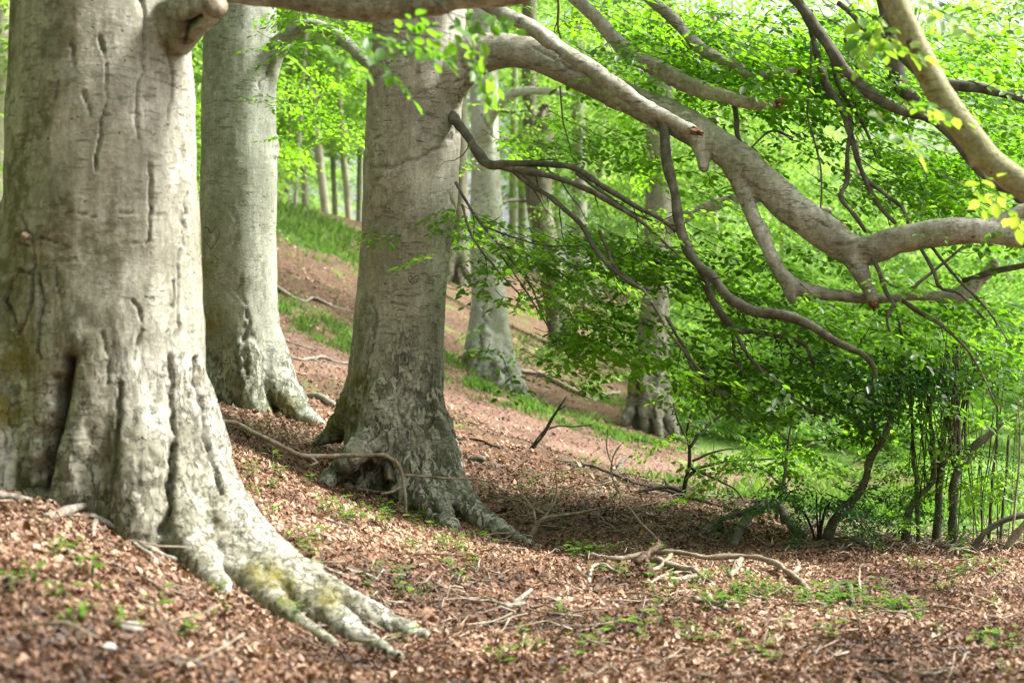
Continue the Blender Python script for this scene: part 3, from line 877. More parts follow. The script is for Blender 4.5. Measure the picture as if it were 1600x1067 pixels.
# ------------------------------------------------------------------ the middle beech with the long low limb
dC = 15.8
C = thing('beech_tree', P(610, 780, dC), 'middle beech with one long heavy limb reaching out and down', 'tree')
C_ch = [
    ('trunk', W([(661, -260, dC, 66), (660, -120, dC, 70), (652, 60, dC, 73), (644, 180, dC, 74), (640, 300, dC, 74), (631, 400, dC, 69), (623, 500, dC, 70), (617, 600, dC, 74), (614, 690, dC, 76), (612, 820, dC, 76)])),
    ('limb', W([(655, 160, dC, 60), (705, 105, dC - .1, 46), (760, 84, dC - .2, 29), (830, 85, dC - .35, 25), (900, 116, dC - .5, 23), (990, 160, dC - .7, 25), (1085, 204, dC - .9, 26.5), (1160, 256, dC - 1.1, 27.5), (1225, 315, dC - 1.25, 27), (1295, 370, dC - 1.4, 27), (1345, 394, dC - 1.5, 25), (1400, 377, dC - 1.6, 21.5), (1470, 365, dC - 1.7, 21.5), (1540, 364, dC - 1.8, 19), (1600, 375, dC - 1.9, 14), (1720, 400, dC - 2.1, 12)])),
    ('branch_stub', W([(1322, 385, dC - 1.45, 22), (1340, 415, dC - 1.55, 17), (1354, 445, dC - 1.62, 13), (1364, 470, dC - 1.66, 9.5)])),
    ('branch_stub', W([(1085, 200, dC - .95, 24), (1097, 235, dC - 1.05, 13), (1100, 266, dC - 1.1, 8)])),
    ('limb', W([(1510, 366, dC - 1.75, 15), (1560, 350, dC - 1.8, 13), (1610, 325, dC - 1.85, 12), (1700, 290, dC - 1.9, 12)])),
    ('limb', W([(1145, 255, dC - 1.1, 18), (1163, 300, dC - 1.2, 12.5), (1180, 345, dC - 1.3, 11.5), (1208, 405, dC - 1.4, 11), (1232, 440, dC - 1.43, 12), (1262, 455, dC - 1.45, 11.5), (1320, 463, dC - 1.5, 10.5), (1380, 467, dC - 1.5, 10), (1440, 461, dC - 1.5, 9), (1490, 464, dC - 1.5, 10.5), (1520, 446, dC - 1.5, 9), (1545, 425, dC - 1.5, 9), (1556, 408, dC - 1.5, 7)])),
    ('branch_stub', W([(1228, 436, dC - 1.43, 12), (1236, 460, dC - 1.46, 8), (1238, 472, dC - 1.46, 5)])),
    ('limb', W([(660, -180, dC, 40), (720, -40, dC - .5, 17), (770, 12, dC - .8, 12.5), (830, 43, dC - 1.1, 12), (875, 76, dC - 1.3, 12.5), (950, 126, dC - 1.5, 13), (1000, 162, dC - 1.6, 12.5), (1045, 186, dC - 1.7, 11.5), (1084, 205, dC - 1.75, 8)])),
    ('limb', W([(665, -420, dC, 36), (780, -150, dC - .3, 18), (890, -15, dC - .5, 12), (930, 28, dC - .6, 11), (985, 85, dC - .7, 12), (1030, 108, dC - .8, 13), (1080, 134, dC - .9, 12.5), (1130, 149, dC - 1.0, 11), (1175, 162, dC - 1.1, 10), (1212, 163, dC - 1.15, 8)])),
    ('limb', W([(665, -600, dC, 30), (830, -260, dC - .3, 13), (960, -60, dC - .5, 9.5), (1050, 28, dC - .7, 8.5), (1085, 68, dC - .8, 8.5), (1112, 88, dC - .9, 8.5), (1150, 103, dC - .9, 8.5), (1175, 121, dC - 1.0, 8), (1205, 116, dC - 1.0, 7), (1243, 112, dC - 1.0, 6.5)])),
    ('root', W([(645, 610, dC - .1, 40), (672, 690, dC - .25, 36), (700, 755, dC - .5, 29), (735, 798, dC - .8, 22), (770, 822, None, 16), (800, 838, None, 10), (828, 850, None, 4)])),
    ('root', W([(635, 640, dC - .25, 38), (648, 720, dC - .45, 33), (668, 775, dC - .7, 27), (690, 808, None, 18), (708, 826, None, 8)])),
    ('root', W([(600, 610, dC - .3, 30), (578, 680, dC - .5, 24), (550, 712, dC - .7, 20), (525, 738, None, 16), (506, 758, None, 8)])),
    ('root', W([(610, 630, dC - .35, 30), (598, 700, dC - .55, 21), (582, 735, None, 17), (562, 762, None, 9)])),
    ('root', W([(606, 470, dC, 40), (590, 560, dC, 42), (567, 620, dC + .05, 34), (540, 662, dC + .12, 22), (505, 686, dC + .25, 10), (475, 700, dC + .4, 5)])),
    ('root', W([(640, 600, dC + .3, 40), (690, 700, dC + .9, 26), (720, 740, dC + 1.4, 10)])),
    ('root', W([(620, 690, dC - .35, 26), (632, 760, dC - .6, 22), (650, 790, dC - .75, 12)])),
]
C_cracks = [
    ([(725, 200), (690, 228), (655, 250), (615, 262), (580, 262)], 5, 0.02), ([(720, 95), (728, 130), (716, 160)], 5, 0.02), ([(600, 150), (660, 145), (720, 125)], 2.5, 0.012),
    ([(612, 300), (596, 330), (582, 350)], 5, 0.016), ([(610, 190), (592, 215), (575, 235)], 5, 0.014), ([(606, 255), (585, 290), (572, 320)], 4, 0.014),
    ([(605, 725), (612, 750), (600, 762)], 12, 0.07), ([(655, 700), (662, 760), (682, 800)], 5, 0.05), ([(632, 650), (640, 700), (655, 730)], 5, 0.03),
    ([(640, 340), (655, 340)], 2, 0.012), ([(622, 358), (640, 358)], 2, 0.012), ([(630, 400), (645, 400)], 2, 0.01), ([(700, 300), (712, 330), (706, 360)], 3, 0.014), ([(708, 350), (700, 420)], 2.5, 0.014),
    ([(580, 470), (590, 500), (575, 560), (570, 620)], 5, 0.02), ([(560, 400), (566, 440)], 3, 0.015), ([(622, 500), (628, 530), (618, 560)], 3, 0.012), ([(655, 520), (662, 560), (650, 600)], 3, 0.012),
    ([(585, 640), (590, 680), (575, 700)], 4, 0.03), ([(1155, 275), (1180, 290), (1205, 305), (1232, 318)], 2.5, 0.012), ([(1260, 335), (1285, 350), (1300, 358)], 2.5, 0.012), ([(835, 75), (870, 95), (905, 115)], 2.5, 0.012),
    ([(1310, 385), (1330, 380), (1345, 372)], 3.5, 0.018), ([(1320, 410), (1335, 420), (1350, 418)], 4, 0.018), ([(870, 85), (880, 105), (905, 112), (940, 140)], 3, 0.014),
    ([(1010, 140), (1040, 150)], 2, 0.01), ([(575, 130), (600, 110), (640, 100)], 2.5, 0.012),
]
VC, NC, oC = tree_body(C, C_ch, 0.0155, 4, M['bark_c'], float(P(0, 800, dC)[2]), (1.0, 1.9), (-0.9, 0.0, 0), 0.5, C_cracks, [(545, 640, 26), (525, 660, 20), (560, 600, 20)], 0.014, 0.013, 0.025)
splinters(oC[7], P(1086, 206, dC - 1.8), (1, -.2, -.35), 0.055)
splinters(oC[8], P(1218, 160, dC - 1.17), (1, -.1, 0.25), 0.05)
splinters(oC[9], P(1246, 113, dC - 1.0), (1, -.3, -.15), 0.03)
splinters(oC[2], P(1365, 474, dC - 1.68), (0.3, -.3, -1), 0.05)

def upper_stem(root, rows):
    add_branch(root, 'upper_stem', chain_px(rows, 40), M['bark_c'], 18, 0.03)

upper_stem(A, [(156, -160, dA, 127), (157, -500, dA, 116), (150, -1000, dA, 95), (140, -1900, dA, 60)])
upper_stem(B, [(380, -140, dB, 53), (382, -500, dB, 45), (384, -1100, dB, 30), (386, -1500, dB, 18)])
upper_stem(C, [(661, -250, dC, 66), (664, -500, dC, 58), (668, -1000, dC, 42), (672, -1700, dC, 20)])

TWR = np.random.default_rng(404)
def branches(root, rows_list, mat='branch', shift=0.0, fine=False):
    tws = []
    for rows in rows_list:
        pr = chain_px([(a, b, d + shift, max(r, 1.0)) for a, b, d, r in rows])
        if fine:
            for i in range(4, len(pr) - 1):
                if pr[i, 3] > 0.045 or TWR.uniform() > 0.17: continue
                T = pr[min(i + 1, len(pr) - 1), :3] - pr[i - 1, :3]; T /= np.linalg.norm(T) + 1e-9
                sd = np.cross(T, TWR.normal(size=3)); sd /= np.linalg.norm(sd) + 1e-9
                dr = T * TWR.uniform(.4, 1.0) + sd * TWR.uniform(.5, 1.0) + np.array([0, 0, -.15])
                L = TWR.uniform(.12, .5); p = pr[i, :3].copy(); r = min(pr[i, 3] * .5, .006); row = []
                for q in range(6):
                    row.append([*p, r * (1 - .15 * q)])
                    p = p + dr / np.linalg.norm(dr) * L / 5
                    dr = dr + TWR.normal(0, .28, 3)
                tws.append(np.array(row))
                if TWR.uniform() < .6:
                    j = TWR.integers(2, 4); p = np.array(row[j][:3]); d2 = dr + TWR.normal(0, .7, 3); row2 = []
                    for q in range(4):
                        row2.append([*p, r * .6 * (1 - .2 * q)]); p = p + d2 / np.linalg.norm(d2) * L / 8; d2 = d2 + TWR.normal(0, .3, 3)
                    tws.append(np.array(row2))
        add_branch(root, 'branch', pr, M[mat], 9 if pr[:, 3].max() > 0.02 else 6)
    if tws:
        o = link('fine_twigs', twigs_mesh('fine_twigs', tws, M['twig'], 4), root); o['kind'] = 'stuff'

c0 = dC
branches(C, [
    [(1030, 180, 14.9, 8), (1038, 205, 14.8, 8), (1040, 250, 14.7, 9), (1054, 300, 14.6, 8), (1060, 350, 14.5, 8), (1078, 398, 14.4, 8), (1110, 432, 14.3, 7.5), (1140, 468, 14.2, 8.5), (1180, 489, 14.1, 8), (1230, 495, 14.0, 8), (1262, 506, 14.0, 8), (1300, 530, 13.9, 6), (1345, 550, 13.9, 4.6), (1366, 575, 13.9, 3.6), (1366, 600, 13.9, 2.4), (1350, 615, 13.9, 1.2)],
    [(1080, 396, 14.4, 6), (1098, 425, 14.45, 6), (1112, 465, 14.5, 6), (1132, 495, 14.5, 6), (1152, 516, 14.5, 6), (1175, 518, 14.5, 4.5), (1215, 526, 14.5, 4), (1252, 538, 14.5, 4), (1266, 560, 14.5, 3.5), (1272, 585, 14.5, 2)],
    [(705, 180, 15.6, 9), (728, 210, 15.3, 7.5), (745, 238, 15.2, 8), (765, 257, 15.1, 8), (800, 255, 15.0, 5.5), (860, 257, 14.9, 5), (900, 265, 14.8, 5), (950, 294, 14.7, 4.5), (990, 320, 14.6, 4), (1032, 342, 14.5, 3), (1080, 380, 14.5, 2)],
    [(775, 258, 15.1, 6), (830, 270, 14.9, 5), (900, 290, 14.7, 4.5), (960, 320, 14.6, 4), (1005, 346, 14.5, 3), (1060, 400, 14.4, 1.5)],
    [(900, 270, 14.8, 3), (940, 300, 14.7, 2.5), (980, 328, 14.7, 2), (1020, 345, 14.7, 1.5)],
    [(805, 268, 15.0, 5), (830, 289, 14.9, 4.5), (860, 308, 14.8, 4), (890, 335, 14.7, 4), (912, 356, 14.7, 4), (932, 392, 14.6, 3.6), (958, 422, 14.5, 3.4), (985, 442, 14.4, 3.2), (1012, 462, 14.3, 3), (1050, 525, 14.2, 2.6), (1100, 585, 14.1, 2.2), (1170, 660, 14.0, 1.4)],
    [(936, 360, 14.6, 3), (950, 390, 14.6, 3), (962, 418, 14.5, 2.5), (990, 440, 14.4, 2)],
    [(1148, 520, 14.5, 3.2), (1170, 555, 14.4, 3), (1205, 595, 14.3, 2.8), (1250, 630, 14.2, 2.4), (1300, 655, 14.1, 1.6)],
    [(1144, 522, 14.5, 2.2), (1150, 565, 14.5, 2), (1175, 600, 14.4, 1.8), (1182, 650, 14.4, 1.4)],
    [(1045, 500, 14.3, 2), (1085, 570, 14.2, 2), (1120, 620, 14.1, 1.8), (1160, 665, 14.1, 1.2)],
    [(1040, 495, 14.3, 1.8), (1075, 560, 14.3, 1.6), (1095, 615, 14.2, 1.4), (1120, 650, 14.2, 1)],
    [(712, 285, 15.2, 2.6), (728, 315, 15.1, 2.4), (752, 350, 15.0, 2.2), (790, 395, 14.9, 1.9), (830, 450, 14.8, 1.5), (850, 500, 14.7, 1)],
    [(722, 320, 15.1, 2), (738, 370, 15.0, 1.8), (775, 420, 14.9, 1.6), (812, 460, 14.8, 1.2)],
    [(752, 352, 15.0, 1.8), (800, 370, 14.9, 1.5), (850, 384, 14.8, 1.2), (910, 384, 14.7, 1)],
    [(780, 395, 14.9, 1.6), (815, 445, 14.8, 1.4), (850, 500, 14.7, 1.2), (890, 560, 14.6, 1)],
    # hanging boughs in the upper right
    [(900, -200, 15.2, 14), (1120, -90, 15.0, 11), (1232, -10, 14.8, 9.5), (1272, 42, 14.7, 9), (1298, 82, 14.6, 9), (1312, 108, 14.6, 9), (1338, 132, 14.6, 9), (1366, 154, 14.5, 9), (1410, 172, 14.4, 8), (1450, 181, 14.3, 8), (1484, 210, 14.2, 7), (1530, 270, 14.1, 6), (1600, 320, 14.0, 4)],
    [(1000, -260, 15.4, 20), (1230, -180, 15.2, 19), (1360, -80, 15.0, 18), (1385, 0, 14.9, 17), (1391, 70, 14.8, 17), (1394, 115, 14.7, 15), (1404, 145, 14.6, 11), (1425, 165, 14.5, 8)],
    [(1395, 60, 14.6, 9), (1420, 100, 14.5, 9), (1470, 128, 14.4, 9), (1530, 138, 14.3, 8), (1600, 155, 14.2, 7), (1700, 170, 14.1, 5)],
    [(1260, 20, 14.9, 5), (1278, 90, 14.8, 5.5), (1288, 130, 14.7, 6), (1302, 152, 14.7, 6), (1318, 178, 14.6, 5), (1326, 205, 14.6, 5), (1336, 232, 14.5, 4.6), (1350, 275, 14.5, 4.4), (1372, 320, 14.4, 4), (1400, 350, 14.4, 3)],
    [(1322, 170, 14.6, 4), (1330, 200, 14.6, 4), (1324, 240, 14.5, 3.6), (1325, 285, 14.5, 3.6), (1313, 308, 14.4, 4), (1335, 335, 14.4, 3.8), (1352, 362, 14.4, 3)],
    [(1300, 100, 14.8, 4), (1318, 148, 14.8, 3.6), (1345, 190, 14.8, 3), (1372, 250, 14.7, 2)],
    [(1352, 280, 14.5, 3), (1385, 305, 14.4, 3), (1410, 325, 14.4, 3), (1420, 350, 14.3, 2.5)],
    [(1148, 160, 14.9, 4.6), (1150, 180, 14.9, 4.4), (1154, 215, 14.8, 3.5), (1175, 240, 14.8, 3)],
    [(1268, 60, 14.7, 2), (1266, 140, 14.6, 1.8), (1262, 180, 14.6, 1.6), (1282, 260, 14.5, 1.5), (1282, 330, 14.5, 1.2)],
    [(1310, 5, 14.9, 4), (1335, 25, 14.8, 4), (1350, 45, 14.8, 3), (1390, 60, 14.8, 2)],
    [(1320, 60, 15.0, 3), (1335, 100, 15.0, 3), (1360, 145, 15.0, 2.4), (1385, 170, 15.0, 1.6)],
    [(1505, 440, 14.3, 5), (1550, 425, 14.2, 5), (1600, 414, 14.1, 5), (1680, 395, 14.0, 4)],
    [(1362, 400, 14.2, 4), (1375, 425, 14.1, 4), (1385, 455, 14.1, 3.4), (1400, 480, 14.0, 2)],
    [(1440, 390, 14.1, 3), (1460, 425, 14.0, 3), (1468, 450, 14.0, 3), (1500, 460, 14.0, 2.4), (1540, 500, 14.0, 1.6)],
    [(1455, 385, 14.1, 2.5), (1500, 440, 14.0, 2.5), (1540, 480, 13.9, 2), (1580, 540, 13.8, 1.4)],
    [(1425, 450, 14.0, 2.6), (1465, 420, 14.0, 2.6), (1505, 385, 14.0, 2)],
    [(1410, 470, 14.2, 4), (1445, 492, 14.1, 3.6), (1480, 515, 14.0, 3), (1520, 560, 13.9, 2), (1560, 640, 13.8, 1.2)],
    [(1400, 470, 14.2, 3), (1385, 500, 14.1, 2.5), (1392, 520, 14.1, 1.5)],
    [(1440, 340, 14.2, 2.5), (1438, 325, 14.2, 2.5), (1442, 318, 14.2, 1.6)],
    [(872, -20, 15.0, 2), (872, 40, 15.0, 1.8), (876, 62, 15.0, 1.2)],
    [(875, 135, 15.1, 1.4), (880, 190, 15.1, 1.2), (892, 235, 15.0, 1)],
    [(1170, 235, 14.9, 1.6), (1205, 205, 14.9, 1.8), (1240, 215, 14.9, 1.4)],
], fine=True)

# heart carved in the bark
def groove(root, pts_px, V, N, name, r, mat, label=None):
    px = 800 + F * V[:, 0] / V[:, 1]; py = 533.5 - F * V[:, 2] / V[:, 1]
    fr = np.nonzero(N[:, 1] < -0.2)[0]
    out = []
    for (x, y) in pts_px:
        k = fr[np.argmin((px[fr] - x) ** 2 + (py[fr] - y) ** 2)]
        p = V[k] + N[k] * 0.001
        out.append([(x - 800) / F * p[1], p[1], (533.5 - y) / F * p[1], r])
    pr = catmull(np.array(out), 60)
    Vv, Q, T = tube(pr, 5)
    o = link(name, make_mesh(name, Vv, [Q, T], mat, smooth=True), root)
    if label: o['label'] = label
    return o
def heart(cx, cy, w, h):
    return [(cx, cy + h * .5), (cx - w * .35, cy + h * .15), (cx - w * .5, cy - h * .2), (cx - w * .28, cy - h * .5), (cx, cy - h * .22), (cx + w * .28, cy - h * .5), (cx + w * .5, cy - h * .2), (cx + w * .35, cy + h * .15), (cx, cy + h * .5)]
M['carve'] = wood_material('carved_scar', (0.05, 0.035, 0.02), (0.09, 0.065, 0.04), (0.14, 0.1, 0.065), 30)
groove(oC[0], heart(646, 437, 17, 13), VC, NC, 'carved_heart', 0.0036, M['carve'], 'small heart carved into the bark')
groove(oC[0], [(641, 441), (643, 435), (646, 440), (650, 435), (652, 441)], VC, NC, 'carved_letters', 0.0026, M['carve'])
groove(oB[0], heart(330, 372, 26, 34), VB, NB, 'carved_heart', 0.005, M['carve'], 'weathered heart carved into the bark')

# ------------------------------------------------------------------ beeches further up the slope
r_trunk = {}
def far_tree(label, base, chains, voxel, mat, cracks=(), moss=(), thin=(), flaky=(0.2, 1.4), ribs=0.05, alg_shade=0.6):
    r = thing('beech_tree', P(*base), label, 'tree')
    V, N, ob_ = tree_body(r, [(nm, W(rows)) for nm, rows in chains], voxel, 4, mat, float(P(*base)[2]), flaky, (-0.8, 0.1, 0), alg_shade, cracks, moss, 0.02, 0.014, ribs)
    branches(r, thin)
    r_trunk[r.name] = ob_[0]
    return r, V, N

D, VD, ND = far_tree('pale silvery beech with fluted roots behind the middle beech', (772, 620, 36), [
    ('trunk', [(752, -700, 36, 12), (754, -200, 36, 18), (755, 0, 36, 20), (757, 200, 36, 23), (761, 350, 36, 25), (764, 470, 36, 28), (767, 540, 36, 33), (771, 600, 36, 38), (772, 680, 36, 38)]),
    ('limb', [(760, 220, 35.8, 14), (762, 190, 35.5, 10), (785, 160, 35.2, 8), (810, 144, 35.0, 7.5), (850, 142, 34.8, 6), (900, 150, 34.5, 3)]),
    ('root', [(772, 460, 35.85, 16), (783, 530, 35.7, 15), (799, 580, 35.5, 15), (815, 612, 35.2, 11), (842, 645, 34.9, 4)]),
    ('root', [(776, 530, 35.6, 12), (783, 580, 35.4, 11), (795, 620, 35.0, 6), (800, 640, 34.9, 3)]),
    ('root', [(762, 520, 35.6, 13), (762, 580, 35.4, 12), (765, 615, 35.1, 6)]),
    ('root', [(758, 480, 35.75, 13), (748, 550, 35.6, 13), (742, 590, 35.4, 10), (738, 610, 35.2, 6)]),
    ('root', [(752, 440, 35.9, 12), (741, 520, 35.9, 12), (732, 560, 35.9, 10), (720, 592, 35.7, 5)]),
    ('root', [(776, 560, 35.3, 7), (779, 600, 35.1, 7), (782, 625, 35.0, 4)]),
], 0.036, M['bark_d'], [([(755, 440), (755, 500), (750, 545), (738, 590)], 4, 0.09), ([(735, 300), (745, 300)], 2, 0.01), ([(772, 570), (774, 610)], 3, 0.1), ([(788, 575), (793, 612)], 3, 0.1), ([(757, 590), (752, 612)], 3, 0.1), ([(752, 180), (770, 215)], 4, 0.03)], [(730, 560, 12)], alg_shade=0.2)
groove(r_trunk[D.name], [(750, 428), (751, 421), (755, 422), (755, 428)], VD, ND, 'carved_letters', 0.018, M['carve'])
groove(r_trunk[D.name], [(759, 425), (761, 420), (765, 422), (764, 428), (760, 427)], VD, ND, 'carved_letters', 0.018, M['carve'])

E, VE, NE = far_tree('dark forked beech with one snapped stem beyond the pale silvery beech', (882, 545, 46), [
    ('trunk', [(822, -600, 46, 8), (826, -100, 46, 11), (827, 110, 46, 12), (830, 220, 46, 13), (838, 300, 46, 18), (848, 360, 46, 20), (862, 430, 46, 20), (874, 500, 46, 20), (882, 560, 46, 22), (884, 620, 46, 22)]),
    ('stem', [(842, 330, 45.6, 16), (848, 260, 45.5, 15), (850, 200, 45.5, 13.5), (850, 172, 45.5, 11)]),
    ('branch_stub', [(832, 210, 45.4, 5), (842, 185, 45.2, 6), (850, 165, 45.1, 5), (868, 170, 45.0, 3)]),
    ('root', [(888, 500, 45.6, 10), (900, 545, 45.2, 8), (915, 570, 44.8, 4)]),
    ('root', [(872, 500, 45.6, 10), (868, 545, 45.2, 8), (858, 565, 44.9, 4)]),
], 0.055, M['bark_e'], [([(878, 500), (882, 545)], 6, 0.2), ([(862, 400), (868, 430), (858, 440)], 4, 0.06)], thin=[
    [(820, 170, 45.5, 5), (790, 172, 45, 4), (760, 165, 44.6, 3)], [(822, 315, 45.5, 3), (800, 312, 45, 2.6), (780, 318, 44.6, 2)], [(835, 215, 45.2, 2.5), (810, 212, 45, 2), (786, 218, 44.6, 1.6)]])

FT, VF, NF = far_tree('rough grey beech standing behind the drooping leafy boughs', (1015, 668, 33), [
    ('trunk', [(1036, -700, 33, 12), (1033, -100, 33, 18), (1030, 200, 33, 20), (1029, 300, 33, 20.5), (1027, 400, 33, 21), (1023, 480, 33, 23), (1019, 560, 33, 26), (1015, 620, 33, 29), (1014, 720, 33, 30)]),
    ('limb', [(1030, 380, 33, 10), (1060, 345, 32.8, 9), (1105, 324, 32.5, 9), (1150, 312, 32.3, 9), (1200, 310, 32, 8), (1300, 330, 31.6, 5)]),
    ('root', [(1002, 580, 32.8, 14), (990, 630, 32.6, 12), (975, 665, 32.3, 7)]),
    ('root', [(1030, 590, 32.8, 14), (1042, 640, 32.5, 12), (1056, 680, 32.2, 8), (1075, 698, 32, 4)]),
    ('root', [(1010, 600, 32.5, 10), (1008, 650, 32.3, 9), (1004, 680, 32.2, 5)]),
    ('root', [(1024, 610, 32.5, 10), (1028, 655, 32.2, 9), (1034, 688, 32.0, 5)]),
], 0.04, M['bark_f'], [([(996, 590), (994, 640)], 4, 0.08), ([(1020, 620), (1018, 660)], 3, 0.05)], [(985, 600, 20)], flaky=(1.0, 3.0), ribs=0.02)

GT, _, _ = far_tree('distant beech with knotted spreading roots up the slope', (905, 460, 60), [
    ('trunk', [(900, -300, 60, 8), (903, 100, 60, 10), (905, 300, 60, 12), (905, 380, 60, 14), (906, 425, 60, 17), (906, 500, 60, 18)]),
    ('root', [(900, 395, 59.5, 9), (892, 430, 59.0, 8), (882, 462, 58.5, 4)]), ('root', [(912, 395, 59.5, 10), (922, 430, 59, 8), (935, 468, 58.5, 4)]), ('root', [(906, 405, 59.2, 9), (908, 445, 58.8, 7), (912, 470, 58.5, 4)]),
], 0.06, M['bark_f'])
HT, _, _ = far_tree('dim brown trunk just past the edge of the middle beech', (714, 444, 52), [
    ('trunk', [(720, -300, 52, 9), (718, 100, 52, 12), (716, 300, 52, 14), (715, 380, 52, 15), (713, 430, 52, 18), (712, 500, 52, 20)]),
    ('root', [(722, 390, 51.6, 10), (728, 425, 51.2, 8), (738, 445, 51, 4)]), ('root', [(708, 390, 51.6, 10), (702, 430, 51.2, 8), (695, 448, 51, 4)]),
], 0.06, M['bark_e'])

# leaning stem close to the camera; its foot stands outside the picture
dN = 9.2
N_ = thing('beech_tree', (6.2, 8.6, g1(6.2, 8.6)), 'sunlit yellowish leaning beech stem crossing the upper corner close by', 'tree')
nb = np.array([6.2, 8.6, g1(6.2, 8.6)])
pxr = lambda a, b, d, r: list(P(a, b, d)) + [r / F * d]
n_rows = np.array([[nb[0] + .05, nb[1], nb[2] - .3, .28], [nb[0], nb[1], nb[2] + .2, .22], [5.6, 8.7, nb[2] + .9, .17], [4.2, 8.9, .35, .15], pxr(1700, 350, 9.0, 26), pxr(1600, 290, 9.1, 23), pxr(1541, 245, 9.15, 21.5), pxr(1470, 150, dN, 20.5), pxr(1428, 67, dN, 20), pxr(1397, 0, dN, 19.5), pxr(1360, -100, dN, 19), pxr(1290, -400, dN + .3, 15), pxr(1240, -700, dN + .5, 9)])
tree_body(N_, [('trunk', catmull(n_rows, 140)), ('branch_stub', W([(1515, 210, dN, 14), (1518, 240, dN - .05, 8), (1517, 264, dN - .08, 5)]))], 0.02, 6, M['bark_n'], nb[2], (0.2, .8), (0, 0, 1), 0.3,
          [([(1422, 78), (1432, 95), (1430, 110)], 5, 0.02), ([(1440, 122), (1448, 135)], 5, 0.02), ([(1395, 30), (1402, 60)], 3, 0.012)], (), 0.010, 0.004, 0.0)
splinters(N_, P(1421, 66, dN - .12), (0.2, -1, 0.1), 0.018, 'torn_bark', 5)
splinters(N_, P(1441, 120, dN - .12), (0.2, -1, 0.1), 0.018, 'torn_bark', 5)

# ------------------------------------------------------------------ foliage of the middle beech
frng = np.random.default_rng(77)
C_regions = [
    # px, py, d, half w, half h, half depth, n, tint, rotation
    (1010, 385, 15.0, 250, 46, 1.0, 100, -0.1, 6),
    (1120, 440, 14.8, 160, 40, 0.9, 80, -0.05, 10),
    (880, 455, 14.6, 170, 50, 0.7, 110, 0.22, 48), (790, 380, 14.9, 50, 40, .5, 18, .1, 40), (950, 520, 14.6, 80, 60, .6, 26, 0.1, 20),
    (760, 330, 15.0, 60, 40, 0.5, 26, 0.0, 30),
    (900, 560, 14.6, 80, 34, 0.6, 28, 0.1, 35),
    (1070, 490, 14.5, 150, 60, 0.8, 40, 0.05, 15),
    (1180, 565, 14.4, 170, 70, 0.9, 130, 0.0, 25), (1130, 610, 14.3, 80, 40, .6, 24, .05, 30),
    (1300, 545, 14.2, 120, 40, 0.9, 70, -0.2, 8),
    (1430, 500, 14.2, 180, 42, 1.0, 84, -0.15, 4),
    (1545, 555, 14.0, 100, 60, 1.0, 46, -0.1, 0),
    (1330, 620, 14.3, 120, 40, 0.7, 46, -0.15, 10),
    (1000, 70, 15.6, 180, 70, 1.2, 170, -0.08, 15),
    (1130, 60, 15.2, 150, 60, 1.0, 140, -0.05, 10),
    (1250, 150, 15.0, 120, 100, 1.0, 140, -0.02, 30),
    (1330, 240, 14.6, 80, 110, 0.8, 110, -0.15, 0),
    (1450, 260, 14.6, 150, 60, 0.9, 120, 0.0, 5),
    (1540, 110, 14.8, 110, 100, 1.2, 160, 0.05, 0),
    (1560, 320, 14.0, 80, 40, 0.6, 36, -0.1, 0),
    (1250, 20, 15.0, 140, 40, 1.0, 70, -0.05, 0),
    (1420, 60, 15.2, 110, 70, 1.0, 60, 0.05, 0),
    (960, 250, 15.4, 120, 60, 0.8, 60, 0.0, 20),
    (1120, 300, 15.2, 60, 80, 0.8, 30, 0.0, 0),
]
C_regions = [(a, b, c + (.75 if c < 15.1 else .3), d_, e, f_, int(n_ * .52), t_ + .06, ro) for (a, b, c, d_, e, f_, n_, t_, ro) in C_regions]
pos, hd, tn = region_sprays(C_regions, (-0.9, 15.8, 0), frng)
LC, TC, twC = place_sprays(SPRAYS, pos, hd, frng.uniform(0.8, 1.15, len(pos)), tn, 'some', 0.22, frng)
# the 300 leaves that show largest stand alone
vx = 800 + F * LC[:, 0, 0] / LC[:, 0, 1]; vy = 533.5 - F * LC[:, 0, 2] / LC[:, 0, 1]
ar = np.linalg.norm(np.cross(LC[:, 3] - LC[:, 0], LC[:, 1] - LC[:, 5]), axis=1)
nrm = np.cross(LC[:, 3] - LC[:, 0], LC[:, 1] - LC[:, 5]); nrm /= np.linalg.norm(nrm, axis=1)[:, None]
vd = LC[:, 0] / np.linalg.norm(LC[:, 0], axis=1)[:, None]
shown = ar * np.abs((nrm * vd).sum(1)) / LC[:, 0, 1] ** 2
shown[(vx < 700) | (vx > 1590) | (vy < 5) | (vy > 700) | (LC[:, 0, 1] > 15.4)] = 0
top = np.argsort(-shown)[:300]
mask = np.ones(len(LC), dtype=bool); mask[top] = False
o = link('crown', leaves_mesh('crown', LC[mask], TC[mask], M['leaf']), C); o['kind'] = 'stuff'
o = link('twigs', twigs_mesh('twigs', twC, M['twig']), C); o['kind'] = 'stuff'
def single_leaf_mesh(mat, tint):
    b = leaf_pts(True)
    return leaves_mesh('leaf', b[None], np.array([tint]), mat)
def leaf_objects(L, T, mat, parent, nv=6):
    meshes = [single_leaf_mesh(mat, (k + .5) / nv) for k in range(nv)]
    inv = Matrix.Translation(-Vector(parent['_base'])) if parent.get('_base') is not None else Matrix.Identity(4)
    for l, t in zip(L, T):
        d = l[3] - l[0]; s = np.linalg.norm(d) / math.hypot(1, 0.08)
        lat = l[1] - l[5]
        fx = d / np.linalg.norm(d); fy = lat - fx * (lat @ fx); fy /= np.linalg.norm(fy); fz = np.cross(fx, fy)
        mw = np.eye(4); mw[:3, 0] = fx * s; mw[:3, 1] = fy * s; mw[:3, 2] = fz * s; mw[:3, 3] = l[0]
        o = bpy.data.objects.new('leaf', meshes[min(nv - 1, int(t * nv))])
        COL.objects.link(o)
        o.parent = parent
        o.matrix_parent_inverse = inv
        o.matrix_basis = Matrix(mw.tolist())
leaf_objects(LC[top], TC[top], M['leaf'], C)

